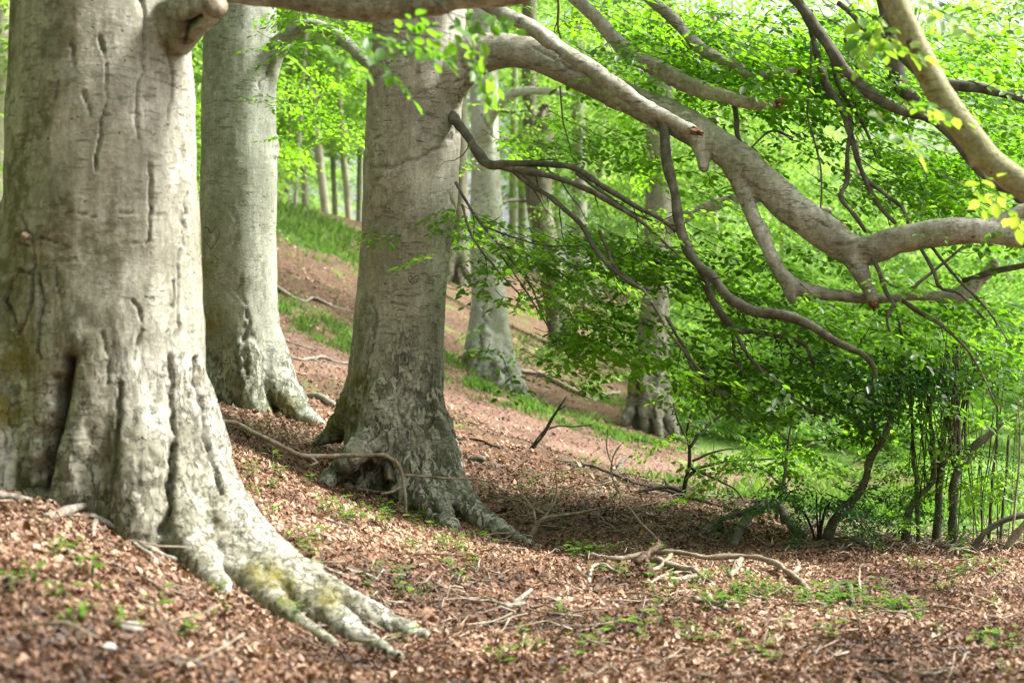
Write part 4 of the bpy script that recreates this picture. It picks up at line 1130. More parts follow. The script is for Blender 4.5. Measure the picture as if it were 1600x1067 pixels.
# ------------------------------------------------------------------ sprays hanging near the lens
def near_sprays(root, specs, rng, size=1.0):
    """specs: (px,py,d, heading, tint, template)"""
    for px, py, d, h, tnt, k in specs:
        h = np.array(h, dtype=float); h /= np.linalg.norm(h)
        L, T, tw = place_sprays([SPRAYS_BIG[k % 5]], P(px, py, d)[None], h[None], np.array([size * rng.uniform(.85, 1.1)]), np.array([tnt]), 'all', 0.4, rng)
        V, Q, Tt = tube(tw[0], 5, round_end=False)
        lt = link('leafy_twig', make_mesh('leafy_twig', V, [Q, Tt], M['twig']), root)
        for w in tw[1:]:
            V, Q, Tt = tube(w, 4, round_end=False)
            link('side_twig', make_mesh('side_twig', V, [Q, Tt], M['twig']), lt)
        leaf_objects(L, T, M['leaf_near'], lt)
near_sprays(A, [(552, 48, 8.4, (1, .1, -.2), -.3, 0), (600, 50, 8.4, (1, -.3, -.05), -.3, 1), (625, 58, 8.4, (.8, -.2, -.35), -.35, 2), (560, 62, 8.4, (.7, -.2, -.6), -.2, 3),
                (698, 18, 8.2, (.8, -.1, -.5), -.2, 4), (712, 40, 8.2, (.6, -.2, -.7), -.2, 0), (738, 66, 8.2, (.3, -.2, -1), -.1, 1), (515, 70, 8.2, (.4, -.3, -.3), -.05, 2)], frng, 0.85)
near_sprays(N_, [(1335, 15, 8.8, (.5, -.3, -.5), .0, 0), (1390, 10, 8.7, (-.5, -.3, -.6), .05, 1), (1320, 45, 8.9, (.8, -.2, -.3), .0, 2), (1430, -5, 8.8, (.7, -.2, -.4), .1, 3), (1375, 150, 8.8, (1, -.2, -.2), .05, 1), (1360, 165, 8.8, (.5, -.3, -.5), .1, 2),
                (1490, 285, 8.5, (.8, -.2, -.3), .2, 0)], frng)

# ------------------------------------------------------------------ boughs of the trees on the slope (middle distance)
def bough_leaves(root, regions, outward, mat='leaf_far', templates=SPRAYS_FAR, seed=5, sc=(0.8, 1.2)):
    rng = np.random.default_rng(seed)
    pos, h, t = region_sprays(regions, outward, rng)
    L, T, tw = place_sprays(templates, pos, h, rng.uniform(*sc, len(pos)), t, 'some', 0.35, rng)
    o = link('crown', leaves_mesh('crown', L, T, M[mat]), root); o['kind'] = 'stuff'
    o = link('twigs', twigs_mesh('twigs', tw, M['twig']), root); o['kind'] = 'stuff'
bough_leaves(FT, [(1120, 200, 37, 260, 150, 2, 230, .0, 0), (1250, 380, 36, 200, 110, 3, 200, .05, 0), (1190, 560, 36, 130, 70, 2, 100, .1, 20), (1370, 570, 38, 200, 80, 3, 200, .1, 0), (1000, 120, 36, 160, 120, 2, 110, 0, 0),
                  (1250, 620, 36, 110, 34, 1.5, 50, .15, 10), (1360, 660, 33, 160, 34, 1.5, 90, .1, 0), (1150, 640, 34, 60, 40, 1.5, 36, .1, 0), (1530, 600, 38, 120, 70, 2, 110, .1, 0), (1520, 60, 36, 160, 110, 3, 200, .15, 0), (1300, 60, 34, 200, 90, 3, 170, .1, 0), (1560, 230, 36, 130, 100, 3, 150, .1, 0), (1450, 420, 38, 180, 90, 3, 150, .1, 0)], P(1025, 300, 33), seed=31)
bough_leaves(D, [(920, 120, 33, 110, 110, 2, 80, .05, 0), (940, 320, 34, 110, 60, 2, 50, 0, 0), (880, 530, 33, 50, 50, 1.0, 20, .05, 30)], P(760, 200, 36), seed=32)
bough_leaves(B, [(510, 60, 19, 80, 60, 1.5, 36, .1, 0), (530, 180, 21, 60, 80, 2, 36, .15, 0), (470, 130, 24, 60, 110, 2, 44, .15, 0), (1200, -40, 19, 10, 10, 1, 2, 0, 0)], P(374, 100, 20), mat='leaf', templates=SPRAYS, seed=33)
# ------------------------------------------------------------------ the wood behind: whole slender trees, and high crowns over the near ones
def slender_tree(px, d, rpx, lean, crown_z, crown_s, ci, label, group, x0=None, y0=None, hgt=15.0):
    x = (px - 800.0) / F * d
    if x0 is not None: x, d = x0, y0
    z = g1(x, d)
    r0 = rpx / F * d if x0 is None else .22
    t = thing('slender_tree', (x, d, z), label, 'tree', group)
    rows = np.array([[x - lean * 0.02, d, z - .3, r0 * 1.5], [x, d, z + .25, r0 * 1.1], [x + lean * .3, d, z + 4, r0], [x + lean * .65, d, z + 9, r0 * .8], [x + lean, d, z + hgt, r0 * .35]])
    V, Q, T = branch_mesh(catmull(rows, 26), 12, 0.05, px)
    zz = np.zeros(len(V))
    link('trunk', make_mesh('trunk', V, [Q, T], M['far_trunk'], smooth=True), t)
    for k in range(3):
        a = RNG.uniform(0, 6.28); zb = z + RNG.uniform(4, 9); L = RNG.uniform(1.5, 3)
        c = np.array([x + lean * (zb - z) / hgt, d, zb])
        e = c + np.array([math.cos(a) * L, math.sin(a) * L, RNG.uniform(.2, 1.2)])
        V, Q, T = tube(catmull(np.array([[*c, r0 * .35], [*(c * .5 + e * .5 + np.array([0, 0, .2])), r0 * .22], [*e, r0 * .08]]), 8), 5)
        link('branch', make_mesh('branch', V, [Q, T], M['far_trunk'], smooth=True), t)
    for (cz, cs, k) in zip(crown_z, crown_s, (ci, ci + 1)):
        add_crown(t, CROWNS[k % 3], (x + lean * .4 + RNG.normal(0, .5), d + RNG.normal(0, .5), z + cz), (cs, cs, cs * RNG.uniform(.8, 1.1)), RNG.uniform(0, 6.28))
    return t

far_px = [(448, 66, 4, .4), (478, 72, 5, -.6), (508, 62, 6, -1.4), (545, 66, 5, -1.0), (560, 80, 4, .2), (430, 84, 4, .1), (525, 78, 4, -.6), (462, 60, 3, .8),
          (20, 62, 8, .3), (-60, 70, 8, 0), (950, 78, 6, 0), (975, 84, 5, .3), (1000, 92, 6, 0), (1065, 80, 6, .2), (1090, 74, 7, -.3), (1112, 66, 10, .1), (1138, 78, 6, .2), (1180, 84, 6, .4),
          (800, 74, 6, .2), (815, 86, 6, 0), (870, 82, 6, .1), (935, 70, 7, .3), (1250, 78, 6, 0), (1320, 88, 7, .3), (1400, 80, 6, .2), (1480, 90, 7, 0), (1560, 82, 6, .4), (1640, 88, 7, 0), (650, 76, 7, 0), (340, 72, 7, 0), (250, 82, 6, 0), (120, 76, 7, .2)]
for k, (px, d, r, ln) in enumerate(far_px):
    slender_tree(px, d, r, ln, ((6.0 + (k % 3), 12.0) if px < 900 else (7.5 + (k % 3),)), (1.15, 1.5), k, 'slender pale tree in the sunlit wood far behind', 'slender trees in the far wood')
for k, (x_, y_) in enumerate(((7.8, 19.6), (-7, -5), (-3, -7.5), (0.5, -8.5), (4, -9), (8, -8), (-11, -9), (-6, -11), (2, -12), (-9, 9), (-12, 16), (-10, 3), (-13, 24), (-16, 12), (-12, -4), (-17, 30), (-10, 33))):  # off-frame trees added to cut sky light; the first shades the bank
    slender_tree(0, 1, 1, .3, ((6.6,) if (x_ == 7.8) else (3.8, 8.5) if (x_ > 5) else (2.2, 5.4)), ((.8,) if x_ == 7.8 else (1.35, 1.6) if x_ > 5 else (1.3, 1.35)), k, 'beech added in the wood beyond the edge to block light', 'trees added beyond the picture edge to block light', x0=x_, y0=y_)
rr = np.random.default_rng(91)
for k in range(16):
    px = rr.uniform(-200, 1850); d = rr.uniform(95, 135)
    slender_tree(px, d, 5, rr.normal(0, .5), (5.0, 12.0), (1.9, 2.2), k, 'slender pale tree in the sunlit wood far behind', 'slender trees in the far wood')
# young trees with low crowns on the right behind the meadow
young = [(1120, 46, 3.0, 1.0), (1230, 40, 2.6, 1.0), (1330, 48, 3.4, 1.25), (1420, 42, 3.6, 1.2), (1500, 50, 3.4, 1.3), (1590, 44, 3.0, 1.25), (1680, 50, 3.4, 1.3), (1280, 58, 5.5, 1.5), (1400, 60, 5.5, 1.5), (1540, 62, 5.5, 1.5), (1180, 60, 5.5, 1.4), (1010, 66, 5.0, 1.2), (1640, 38, 4.0, 1.2), (1740, 60, 5, 1.6)]
for k, (px, d, cz, s) in enumerate(young):
    slender_tree(px, d, 4, RNG.normal(0, .3), (cz,), (s,), k, 'young leafy beech with low crown behind the bright meadow', 'young beeches behind the meadow', hgt=7.5)

for root, (cx, cyy, cz), s, rz, k in ((B, (-3.1, 20.5, 9.5), 1.0, .4, 0), (C, (-1.6, 17.6, 9.6), .85, 1.7, 1), (D, (-2.6, 40.5, 14), .8, 2.9, 0), (E, (.6, 47, 12), 1.3, .9, 1), (FT, (3.2, 33.5, 9.5), 1.2, 4.1, 0), (GT, (2.3, 61, 13), 1.3, 2.2, 1), (HT, (-1.7, 53, 13), 1.3, 5.2, 0), (A, (-3.4, 11.5, 8.6), .75, 3.3, 1)):
    add_crown(root, CROWN_HIGH[k], (cx, cyy, cz), (s, s, s), rz)

# ------------------------------------------------------------------ shrubs and stems at the edge of the meadow
def grounded(pr):
    g = g1(pr[0, 0], pr[0, 1])
    if g - .5 < pr[0, 2] < g + .5 and pr[0, 2] < pr[-1, 2]:
        d = pr[0, :3] - pr[3, :3]
        foot = np.array([pr[0, 0] + d[0] * .6, pr[0, 1], g - .06, pr[0, 3] * 1.35])
        n = max(2, int((pr[0, 2] - g) / .05))
        t = np.linspace(0, 1, n, endpoint=False)[:, None]
        return np.vstack([foot * (1 - t) + pr[0] * t, pr])
    return pr
def stem_thing(name, label, cat, stems, mat='branch', group=None, part='stem'):
    base = P(*stems[0][0][:3])
    t = thing(name, base, label, cat, group)
    for rows in stems:
        add_branch(t, part, grounded(chain_px([(a, b, d, r) for a, b, d, r in rows])), M[mat], 8, 0.15)
    return t
def shrub_leaves(t, regions, mat, templates, seed, sc=(.7, 1.1)):
    rng = np.random.default_rng(seed)
    pos, h, tn = region_sprays(regions, t['_base'], rng, (0.0, 0.5))
    L, T, tw = place_sprays(templates, pos, h, rng.uniform(*sc, len(pos)), tn, 'some', 0.5, rng)
    o = link('foliage', leaves_mesh('foliage', L, T, M[mat]), t); o['kind'] = 'stuff'
    o = link('twigs', twigs_mesh('twigs', tw, M['twig']), t); o['kind'] = 'stuff'

S1 = stem_thing('shrub', 'slanting shrub stem rising from the dark leafy clump', 'shrub', [
    [(1300, 812, 14.6, 7), (1322, 788, 14.6, 7), (1348, 755, 14.6, 6.5), (1362, 715, 14.6, 6), (1378, 690, 14.5, 6), (1395, 650, 14.5, 5), (1404, 610, 14.5, 4), (1410, 560, 14.4, 3), (1402, 500, 14.4, 2)],
    [(1370, 695, 14.6, 3), (1362, 640, 14.6, 2.4), (1368, 590, 14.6, 1.6)], [(1395, 650, 14.5, 2.4), (1378, 600, 14.5, 2), (1382, 540, 14.5, 1.2)]])
shrub_leaves(S1, [(1355, 650, 14.6, 40, 60, .4, 26, -.1, 0), (1380, 580, 14.5, 50, 50, .4, 26, -.1, 0)], 'leaf_dark', SPRAYS, 61, (.5, .8))
HL = thing('evergreen_shrub', P(1275, 825, 14.6), 'low dark glossy evergreen clump at the foot of the slanting stem', 'shrub')
for k in range(6):
    a = RNG.uniform(-1, 1)
    add_branch(HL, 'stem', grounded(chain_px([(1278 + 8 * a, 832, 14.6, 2), (1276 + 22 * a, 800, 14.6 + RNG.normal(0, .1), 1.6), (1274 + 42 * a, 772 + 18 * abs(a), 14.6 + RNG.normal(0, .2), 1)])), M['twig'], 5)
shrub_leaves(HL, [(1282, 795, 14.6, 34, 24, .2, 60, .1, 0)], 'leaf_dark', SPRAYS, 62, (.4, .65))

def shoots(t, centre, n, w, y0, y1, d, rng, part='shoot', r=(0.6, 1.2)):
    for k in range(n):
        x = centre + rng.normal(0, w); q = rng.uniform(0, 1)
        top = y1 + rng.normal(0, 25); bot = y0 + rng.normal(0, 30)
        dx = rng.normal(0, 20)
        dd = d + rng.normal(0, .18)
        add_branch(t, part, chain_px([(x, bot, dd, rng.uniform(*r)), (x + dx * .3 + rng.normal(0, 2), bot * .66 + top * .34, dd, rng.uniform(*r)), (x + dx * .7 + rng.normal(0, 3), bot * .33 + top * .67, dd, rng.uniform(*r)), (x + dx + rng.normal(0, 4), top, dd, .6)], 12), M['branch'] if q < .55 else M['twig'], 5, 0.05)
srng = np.random.default_rng(55)
S2 = stem_thing('shrub', 'curved shrub stem bending up into straight thin shoots', 'shrub', [
    [(1413, 845, 14.7, 6.5), (1420, 805, 14.7, 6), (1433, 778, 14.7, 5.5), (1450, 758, 14.7, 5), (1458, 742, 14.7, 5), (1457, 700, 14.7, 4), (1452, 640, 14.7, 3.4), (1450, 560, 14.7, 2.4)],
    [(1434, 775, 14.7, 3), (1428, 720, 14.7, 2.6), (1424, 650, 14.7, 2.2), (1420, 560, 14.7, 1.4)]])
shoots(S2, 1440, 8, 13, 735, 530, 14.7, srng)
S3 = stem_thing('shrub', 'straight shrub stem standing left of the dark tangled one', 'shrub', [
    [(1464, 855, 14.9, 7), (1466, 800, 14.9, 6.5), (1470, 740, 14.9, 6), (1474, 690, 14.9, 5), (1478, 620, 14.9, 4), (1480, 540, 14.9, 3)], [(1470, 740, 14.9, 3), (1488, 690, 14.9, 2.6), (1496, 640, 14.9, 2)]])
shoots(S3, 1470, 7, 12, 720, 520, 14.9, srng)
S4 = stem_thing('shrub', 'dark dense tangle of upright shoots on one stem', 'shrub', [
    [(1490, 858, 14.6, 8), (1488, 810, 14.6, 7.5), (1492, 760, 14.6, 7), (1502, 725, 14.6, 6.5), (1522, 695, 14.6, 6), (1545, 680, 14.6, 5), (1570, 662, 14.6, 3)],
    [(1498, 735, 14.6, 5), (1500, 680, 14.6, 4.5), (1494, 620, 14.6, 4), (1496, 540, 14.6, 2.6)]])
shoots(S4, 1492, 22, 8, 715, 565, 14.6, srng, r=(0.8, 1.7))
shrub_leaves(S4, [(1490, 690, 14.6, 22, 40, .3, 16, -.2, 0)], 'leaf_dark', SPRAYS, 63, (.4, .7))
shrub_leaves(S3, [(1470, 790, 14.9, 40, 40, .3, 12, 0, 0), (1470, 560, 14.9, 60, 40, .4, 26, -.1, 0)], 'leaf_dark', SPRAYS, 64, (.4, .7))
S5 = stem_thing('shrub', 'low shrub branch arching along the ground beside the tangle', 'shrub', [
    [(1512, 872, 14.0, 6), (1530, 842, 14.0, 5.5), (1556, 822, 14.0, 5), (1590, 808, 14.0, 4.5), (1640, 806, 14.0, 3)]])
S6 = stem_thing('shrub', 'pale shrub stem leaning out at the edge of the picture', 'shrub', [
    [(1568, 874, 13.8, 6), (1582, 848, 13.8, 6), (1602, 822, 13.8, 5.5), (1640, 780, 13.8, 4)], [(1580, 850, 13.8, 2.5), (1588, 780, 13.9, 2), (1594, 700, 13.9, 1.6), (1592, 620, 13.9, 1)]], mat='stick')
S7 = stem_thing('shrub', 'thin leafy shoots crowding the edge of the meadow', 'shrub', [
    [(1545, 858, 15.0, 3), (1548, 780, 15.0, 2.6), (1556, 700, 15.0, 2), (1560, 600, 15.0, 1.4)], [(1560, 858, 15.0, 2.6), (1570, 770, 15.0, 2.2), (1576, 680, 15.0, 1.8)]])
shoots(S7, 1560, 13, 32, 840, 590, 15.1, srng)
shrub_leaves(S2, [(1440, 650, 14.7, 34, 70, .3, 36, .1, 0)], 'leaf', SPRAYS, 67, (.4, .7))
shrub_leaves(S7, [(1555, 730, 15.0, 50, 90, .5, 60, .1, 0), (1420, 800, 15.2, 90, 40, .5, 14, .2, 0)], 'leaf', SPRAYS, 65, (.45, .75))

# ------------------------------------------------------------------ saplings on the bank
def G(px, py, r=0.0):
    p = PG(px, py); return [p[0], p[1], p[2] + r * 0.6, r]
def sapling(label, base_px, rows_list, mat='twig', cat='sapling', name='sapling'):
    b = PG(*base_px)
    t = thing(name, b, label, cat)
    for rows in rows_list:
        d0 = b[1]
        pr = np.array([list(P(a, y, d0 + dd)) + [r / F * d0] for a, y, dd, r in rows])
        add_branch(t, 'stem' if rows is rows_list[0] else 'branch', catmull(pr, max(8, 4 * len(rows))), M[mat], 6, 0.1)
    return t
SP = sapling('bare branching sapling on the crest of the bank', (1068, 782), [
    [(1066, 790, 0, 4.6), (1071, 755, 0, 3.6), (1078, 715, 0, 2.8), (1075, 670, 0, 2.2), (1083, 630, 0, 1.8), (1080, 580, 0, 1.1)],
    [(1075, 745, 0, 3), (1095, 730, .1, 2.6), (1130, 722, .2, 2.2), (1180, 718, .3, 1.8), (1232, 714, .4, 1)],
    [(1070, 770, 0, 4), (1045, 762, -.1, 3.5), (1020, 764, -.2, 3), (985, 770, -.3, 2)],
    [(1077, 700, 0, 2.6), (1100, 670, .1, 2.4), (1125, 650, .2, 2), (1150, 640, .2, 1)],
    [(1077, 730, 0, 2.4), (1110, 745, .1, 2), (1145, 762, .2, 1.4), (1160, 780, .2, 1)],
    [(1082, 720, 0, 2), (1120, 705, .1, 1.6), (1160, 700, .2, 1)], [(1076, 690, 0, 1.8), (1060, 660, .1, 1.4), (1052, 630, .1, 1)]])
shrub_leaves(SP, [(1110, 690, SP['_base'][1], 90, 34, .4, 10, .1, 0), (1040, 690, SP['_base'][1], 40, 24, .3, 6, .1, 0)], 'leaf', SPRAYS, 66, (.5, .8))
SL = sapling('leafy young beech hanging bright sprays at the meadow edge', (1215, 815), [
    [(1212, 822, 0, 4), (1218, 780, 0, 3.4), (1228, 735, .1, 2.8), (1232, 690, .1, 2.2), (1240, 640, .2, 1.4)], [(1222, 760, 0, 1.8), (1195, 735, .1, 1.5), (1165, 725, .2, 1)], [(1230, 715, .1, 1.6), (1265, 695, .2, 1.3), (1300, 690, .3, .9)], [(1232, 690, .1, 1.5), (1205, 665, .2, 1.2), (1180, 655, .2, .8)]], 'branch')
shrub_leaves(SL, [(1225, 690, SL['_base'][1], 80, 50, .6, 22, .2, 0), (1195, 745, SL['_base'][1], 50, 28, .4, 8, .25, 0), (1290, 690, SL['_base'][1] + .3, 50, 30, .4, 8, .2, 0)], 'leaf', SPRAYS, 68, (.6, .95))
S8 = sapling('small dark sapling leaning from the path edge', (832, 702), [
    [(830, 704, 0, 4), (842, 685, 0, 3.6), (852, 672, 0, 3), (862, 655, 0, 2.4), (874, 638, 0, 2), (886, 618, 0, 1.2)], [(855, 670, 0, 2), (875, 665, .1, 1.6), (900, 666, .2, 1.2), (925, 664, .2, .8)], [(846, 680, 0, 2), (838, 690, -.1, 1.4)], [(874, 640, 0, 1.2), (884, 634, 0, 1)]])
sapling('dead twiggy branch standing in the litter by the middle roots', (830, 842), [
    [(826, 845, 0, 4), (838, 822, 0, 3.4), (850, 808, 0, 3), (880, 804, .1, 2.4), (920, 798, .2, 2), (962, 788, .3, 1.2)], [(838, 822, 0, 2.4), (832, 795, 0, 2), (815, 770, .1, 1.6), (806, 745, .1, 1)], [(850, 808, 0, 2), (866, 785, .1, 1.6), (870, 760, .1, 1), (868, 735, .1, .8)], [(826, 843, 0, 3), (800, 850, -.1, 2.6), (785, 850, -.1, 1.6)]], 'stick', 'dead branch', 'dead_branch')
sapling('tall thin dead switch slanting across the bank', (1040, 860), [
    [(1042, 865, 0, 2.6), (1030, 845, 0, 2.4), (1005, 820, .2, 2.2), (985, 795, .4, 2), (965, 765, .6, 1.8), (955, 735, .8, 1.5), (962, 705, .9, 1.2), (975, 690, 1, .8)], [(957, 728, .8, 1.2), (948, 700, .9, 1), (950, 670, 1, .8)], [(985, 795, .4, 1.2), (1000, 780, .4, .8)]], 'stick', 'dead branch', 'dead_branch')

# ------------------------------------------------------------------ fallen wood
def stick(label, pts, mat='stick', name='fallen_branch', cat='fallen branch', sides=9, forks=(), rough=0.16):
    """pts (px,py,rpx,lift m) lying on the ground along the pixel line"""
    def rows(pp):
        out = []
        for px, py, r, up in pp:
            p = PG(px, py)
            rr_ = r / F * p[1]
            out.append([p[0], p[1], p[2] + rr_ * 0.55 + up, rr_])
        out = np.array(out)
        L = np.linalg.norm(np.diff(out[:, :3], axis=0), axis=1).sum()
        c = catmull(out, max(12, int(L / 0.02)))
        return c
    r0 = rows(pts)
    t = thing(name, r0[0, :3], label, cat)
    V, Q, T = branch_mesh(r0, sides, rough, RNG.uniform(0, 90))
    link('stem', make_mesh('stem', V, [Q, T], M[mat], smooth=True), t)
    for f in forks:
        V, Q, T = branch_mesh(rows(f), max(5, sides - 2), rough, RNG.uniform(0, 90))
        link('fork', make_mesh('fork', V, [Q, T], M[mat], smooth=True), t)
    return t
def stick3(label, pts, mat='stick', forks=(), name='fallen_branch', cat='fallen branch', rough=0.14):
    """pts (px,py,d,rpx): wood held up off the ground"""
    r0 = chain_px(pts)
    t = thing(name, r0[0, :3], label, cat)
    V, Q, T = branch_mesh(r0, 10, rough, RNG.uniform(0, 90)); link('stem', make_mesh('stem', V, [Q, T], M[mat], smooth=True), t)
    for f in forks:
        V, Q, T = branch_mesh(chain_px(f), 8, rough, RNG.uniform(0, 90)); link('fork', make_mesh('fork', V, [Q, T], M[mat], smooth=True), t)
    return t
stick3('long dark fallen branch propped against the middle beech roots', [(335, 658, 14.6, 2.8), (365, 660, 14.6, 3.4), (400, 678, 14.5, 3.6), (440, 698, 14.4, 3.6), (470, 712, 14.35, 3.6), (520, 713, 14.4, 3.2), (570, 712, 14.45, 3.2), (604, 711, 14.5, 3)], 'stick',
       [[(600, 711, 14.5, 3.4), (620, 724, 14.5, 3.6), (630, 745, 14.5, 3.2), (634, 775, 14.45, 2.6), (633, 803, 14.4, 2)], [(628, 742, 14.5, 2.4), (660, 744, 14.6, 2), (700, 748, 14.6, 1.8), (745, 748, 14.6, 1.2)], [(632, 756, 14.5, 2.4), (612, 768, 14.45, 2.2), (595, 772, 14.4, 1.6)], [(478, 710, 14.4, 2.4), (496, 722, 14.3, 2.4), (480, 728, 14.3, 1.6)]])
stick('pale bent stick lying before the middle beech claws', [(540, 762, 3.4, 0), (570, 768, 3, 0), (600, 775, 2.2, .02), (640, 781, 1.8, .03), (690, 781, 1.2, .05)], 'pale_stick')
stick('long pale grey branch snaking across the near litter', [(925, 872, 6, 0), (960, 876, 5.5, 0), (1010, 877, 4.2, .05), (1060, 878, 4, .06), (1100, 882, 4, .05), (1150, 886, 4.6, .06), (1195, 890, 5, .07), (1232, 903, 5, .03), (1262, 925, 4, 0)], 'stick', 'fallen_branch', forks=[[(1158, 886, 6, .04), (1148, 895, 6, .02), (1136, 903, 5, 0)], [(1240, 905, 5, .03), (1248, 900, 3.5, .05), (1246, 893, 2, .08)]])
stick('broken log of reddish rotten wood lying beside the snaking branch', [(1020, 884, 6, .02), (1045, 890, 6.5, .02), (1072, 895, 7.5, .02), (1090, 902, 6, .02), (1112, 913, 3, 0)], 'stick', 'broken_log', 'log', 12,
      [[(1030, 908, 4, 0), (1060, 908, 4.5, 0), (1086, 904, 4, 0)], [(960, 888, 2, 0), (985, 898, 2, 0), (1010, 914, 2.2, 0), (1035, 906, 2.6, .02), (1060, 900, 2.4, .02), (1080, 902, 1.5, .02)], [(1010, 897, 3, 0), (1035, 890, 3, .04), (1050, 884, 3, .08)]], 0.25)
M['rotten'] = wood_material('rotten_wood', (0.025, 0.016, 0.011), (0.07, 0.043, 0.028), (0.16, 0.11, 0.075), 30)
BW = stick('upright chunk of red-brown rotten wood among the broken branches', [(994, 892, 4, .05), (1005, 891, 5.5, .07), (1016, 886, 5.5, .09), (1030, 878, 4, .13)], 'rotten', 'broken_log', 'log', 9, [[(1010, 891, 5, .06), (1013, 902, 5, .03), (1013, 913, 3.5, 0)]], 0.3)
for q_ in ((1028, 872), (998, 889)):
    p_ = PG(*q_); splinters(BW, p_ + np.array([0, 0, .11 if q_[0] > 1010 else .05]), (.5 if q_[0] > 1010 else -.7, -.2, .8), .028, 'splinter', 6)
stick('thin pale hooked stick before the long snaking branch', [(920, 912, 3, 0), (926, 896, 3, .03), (945, 892, 3, .04), (965, 898, 2.4, 0)], 'pale_stick')
stick('dark arched root piece in the litter on its own', [(1284, 944, 4, 0), (1300, 934, 4.4, .05), (1318, 931, 4.4, .07), (1330, 938, 4, .05), (1332, 956, 3.6, 0)], 'branch', forks=[[(1325, 934, 4, .05), (1330, 926, 3, .06)]])
stick('gnarled lump of root lying below the broken log', [(1085, 938, 4, 0), (1098, 944, 6, 0), (1112, 948, 5, .01), (1126, 950, 6.5, 0), (1140, 956, 4, 0)], 'stick', 'root_lump', 'root', 12, [[(1108, 948, 4, .02), (1106, 938, 3, .05)]], 0.35)
stick('curved bare log bowed over the ground before the evergreen clump', [(1148, 854, 6, 0), (1162, 840, 6.5, .10), (1185, 826, 7, .17), (1212, 822, 7.5, .17), (1235, 834, 8, .08), (1250, 844, 7, 0)], 'branch', 'curved_log', 'log', 12, [[(1185, 827, 5, .15), (1155, 824, 5, .10), (1120, 829, 4, .05), (1090, 838, 3, 0)], [(1250, 840, 5, .02), (1275, 826, 4, .06), (1305, 815, 3, .10)]])
stick('dark fallen branch trailing along the crest of the bank', [(870, 722, 1.6, .02), (920, 732, 2.4, .03), (960, 748, 2.6, .03), (1010, 766, 2.8, .03), (1050, 776, 3, .03), (1090, 786, 3, .02), (1130, 796, 2.4, .02), (1180, 806, 1.6, .02)], 'branch', forks=[[(960, 748, 3, .03), (975, 732, 2.4, .12), (990, 726, 2, .15)], [(1050, 776, 3, .03), (1040, 768, 2, .1)]])
stick('bleached snag leaning at the foot of the second beech', [(455, 598, 4, .10), (458, 612, 4, .05), (475, 620, 4, 0), (500, 624, 5, .02), (524, 638, 6, 0)], 'pale_stick')
stick('thin twig lying over the roots of the second beech', [(328, 600, 2, .02), (360, 622, 2, .06), (400, 640, 2, .08), (440, 650, 2, .05), (500, 664, 1.6, .02)], 'twig')
stick('pale crooked stick on the upper slope near the grass', [(432, 450, 3.4, 0), (448, 462, 3.4, 0), (462, 468, 3, 0), (478, 472, 2.4, 0), (490, 470, 2.4, .04), (515, 478, 2.4, 0), (548, 488, 2, 0)], 'pale_stick')
stick('forked bleached stick on the bare slope above the path', [(455, 560, 2, 0), (475, 563, 2.4, 0), (500, 562, 2.6, .02), (520, 566, 2.6, 0), (545, 570, 2, 0)], 'pale_stick', forks=[[(490, 564, 1.8, 0), (515, 572, 1.6, 0), (540, 576, 1.4, 0)]])
stick('thin stick on the bare slope below the grass strip', [(445, 534, 1.6, 0), (465, 540, 1.8, 0), (495, 549, 1.4, 0)], 'pale_stick')
stick('long brown bough lying on the slope beside the pale silvery beech', [(812, 583, 3.6, .04), (845, 590, 4, .04), (875, 604, 4, .04), (900, 616, 3.4, .02), (925, 626, 2.6, 0)], 'stick')
stick('pale curved bough on the bank left of the rough grey beech', [(925, 628, 2.6, 0), (945, 622, 3, .02), (970, 616, 2.6, 0)], 'pale_stick')
stick('pale bough on the slope right of the rough grey beech', [(1052, 642, 2.6, .02), (1075, 643, 3, .03), (1092, 654, 3, .02), (1112, 662, 2.2, 0)], 'pale_stick')
stick('thin branch lying on the high slope among grass', [(905, 470, 2, 0), (925, 490, 2.4, 0), (945, 494, 2, 0), (960, 500, 1.6, 0)], 'stick')
# bleached sticks and surface roots by the foreground beech
stick('bleached surface root touching the foot of the foreground beech', [(-20, 748, 8, 0), (20, 758, 9, 0), (60, 765, 9, 0), (100, 775, 7, 0)], 'pale_stick', 'surface_root', 'root')
stick('short bleached stick at the picture edge below the surface root', [(-20, 780, 7, 0), (20, 784, 7, 0), (50, 790, 5, 0)], 'pale_stick')
stick('bleached stick pointing at the foreground trunk with dark twig beside it', [(70, 812, 4, 0), (95, 806, 7, 0), (130, 800, 5, .02)], 'pale_stick')
stick('upright brown twig by the foot of the foreground beech', [(108, 785, 4, 0), (104, 772, 4, .05), (112, 758, 4, .10), (112, 748, 3, .14)], 'stick')
stick('forked pale surface root running down beside the foreground trunk', [(140, 812, 5, 0), (170, 826, 6, 0), (205, 846, 6, 0), (240, 865, 6, 0), (275, 882, 5, 0)], 'pale_stick', 'surface_root', 'root', forks=[[(150, 818, 4, 0), (146, 832, 4, 0), (142, 845, 3, 0)], [(205, 848, 4, 0), (235, 872, 4, 0), (258, 884, 3, 0)]])
stick('short pale twig lying in the near litter below the mossy root', [(488, 880, 3, 0), (520, 896, 3.4, 0), (545, 905, 2.4, 0)], 'pale_stick')
stick('flat pale bark strip in the litter right of the mossy root', [(540, 895, 3.5, 0), (565, 902, 4, 0), (592, 911, 2.5, 0)], 'pale_stick')
stick('pale stick lying among seedlings in the middle of the floor', [(758, 938, 3, 0), (790, 950, 4.5, 0), (818, 947, 3.5, 0)], 'pale_stick', forks=[[(800, 950, 4, .02), (830, 938, 3, .05)]])
stick('black charred stick on the bright floor at bottom', [(1335, 1030, 3, 0), (1365, 1036, 5, 0), (1400, 1040, 4, 0)], 'twig')
stick('small pale forked stick on the bright floor near the corner', [(1420, 1050, 2.5, 0), (1450, 1058, 3, 0), (1480, 1055, 2.5, .02)], 'pale_stick')
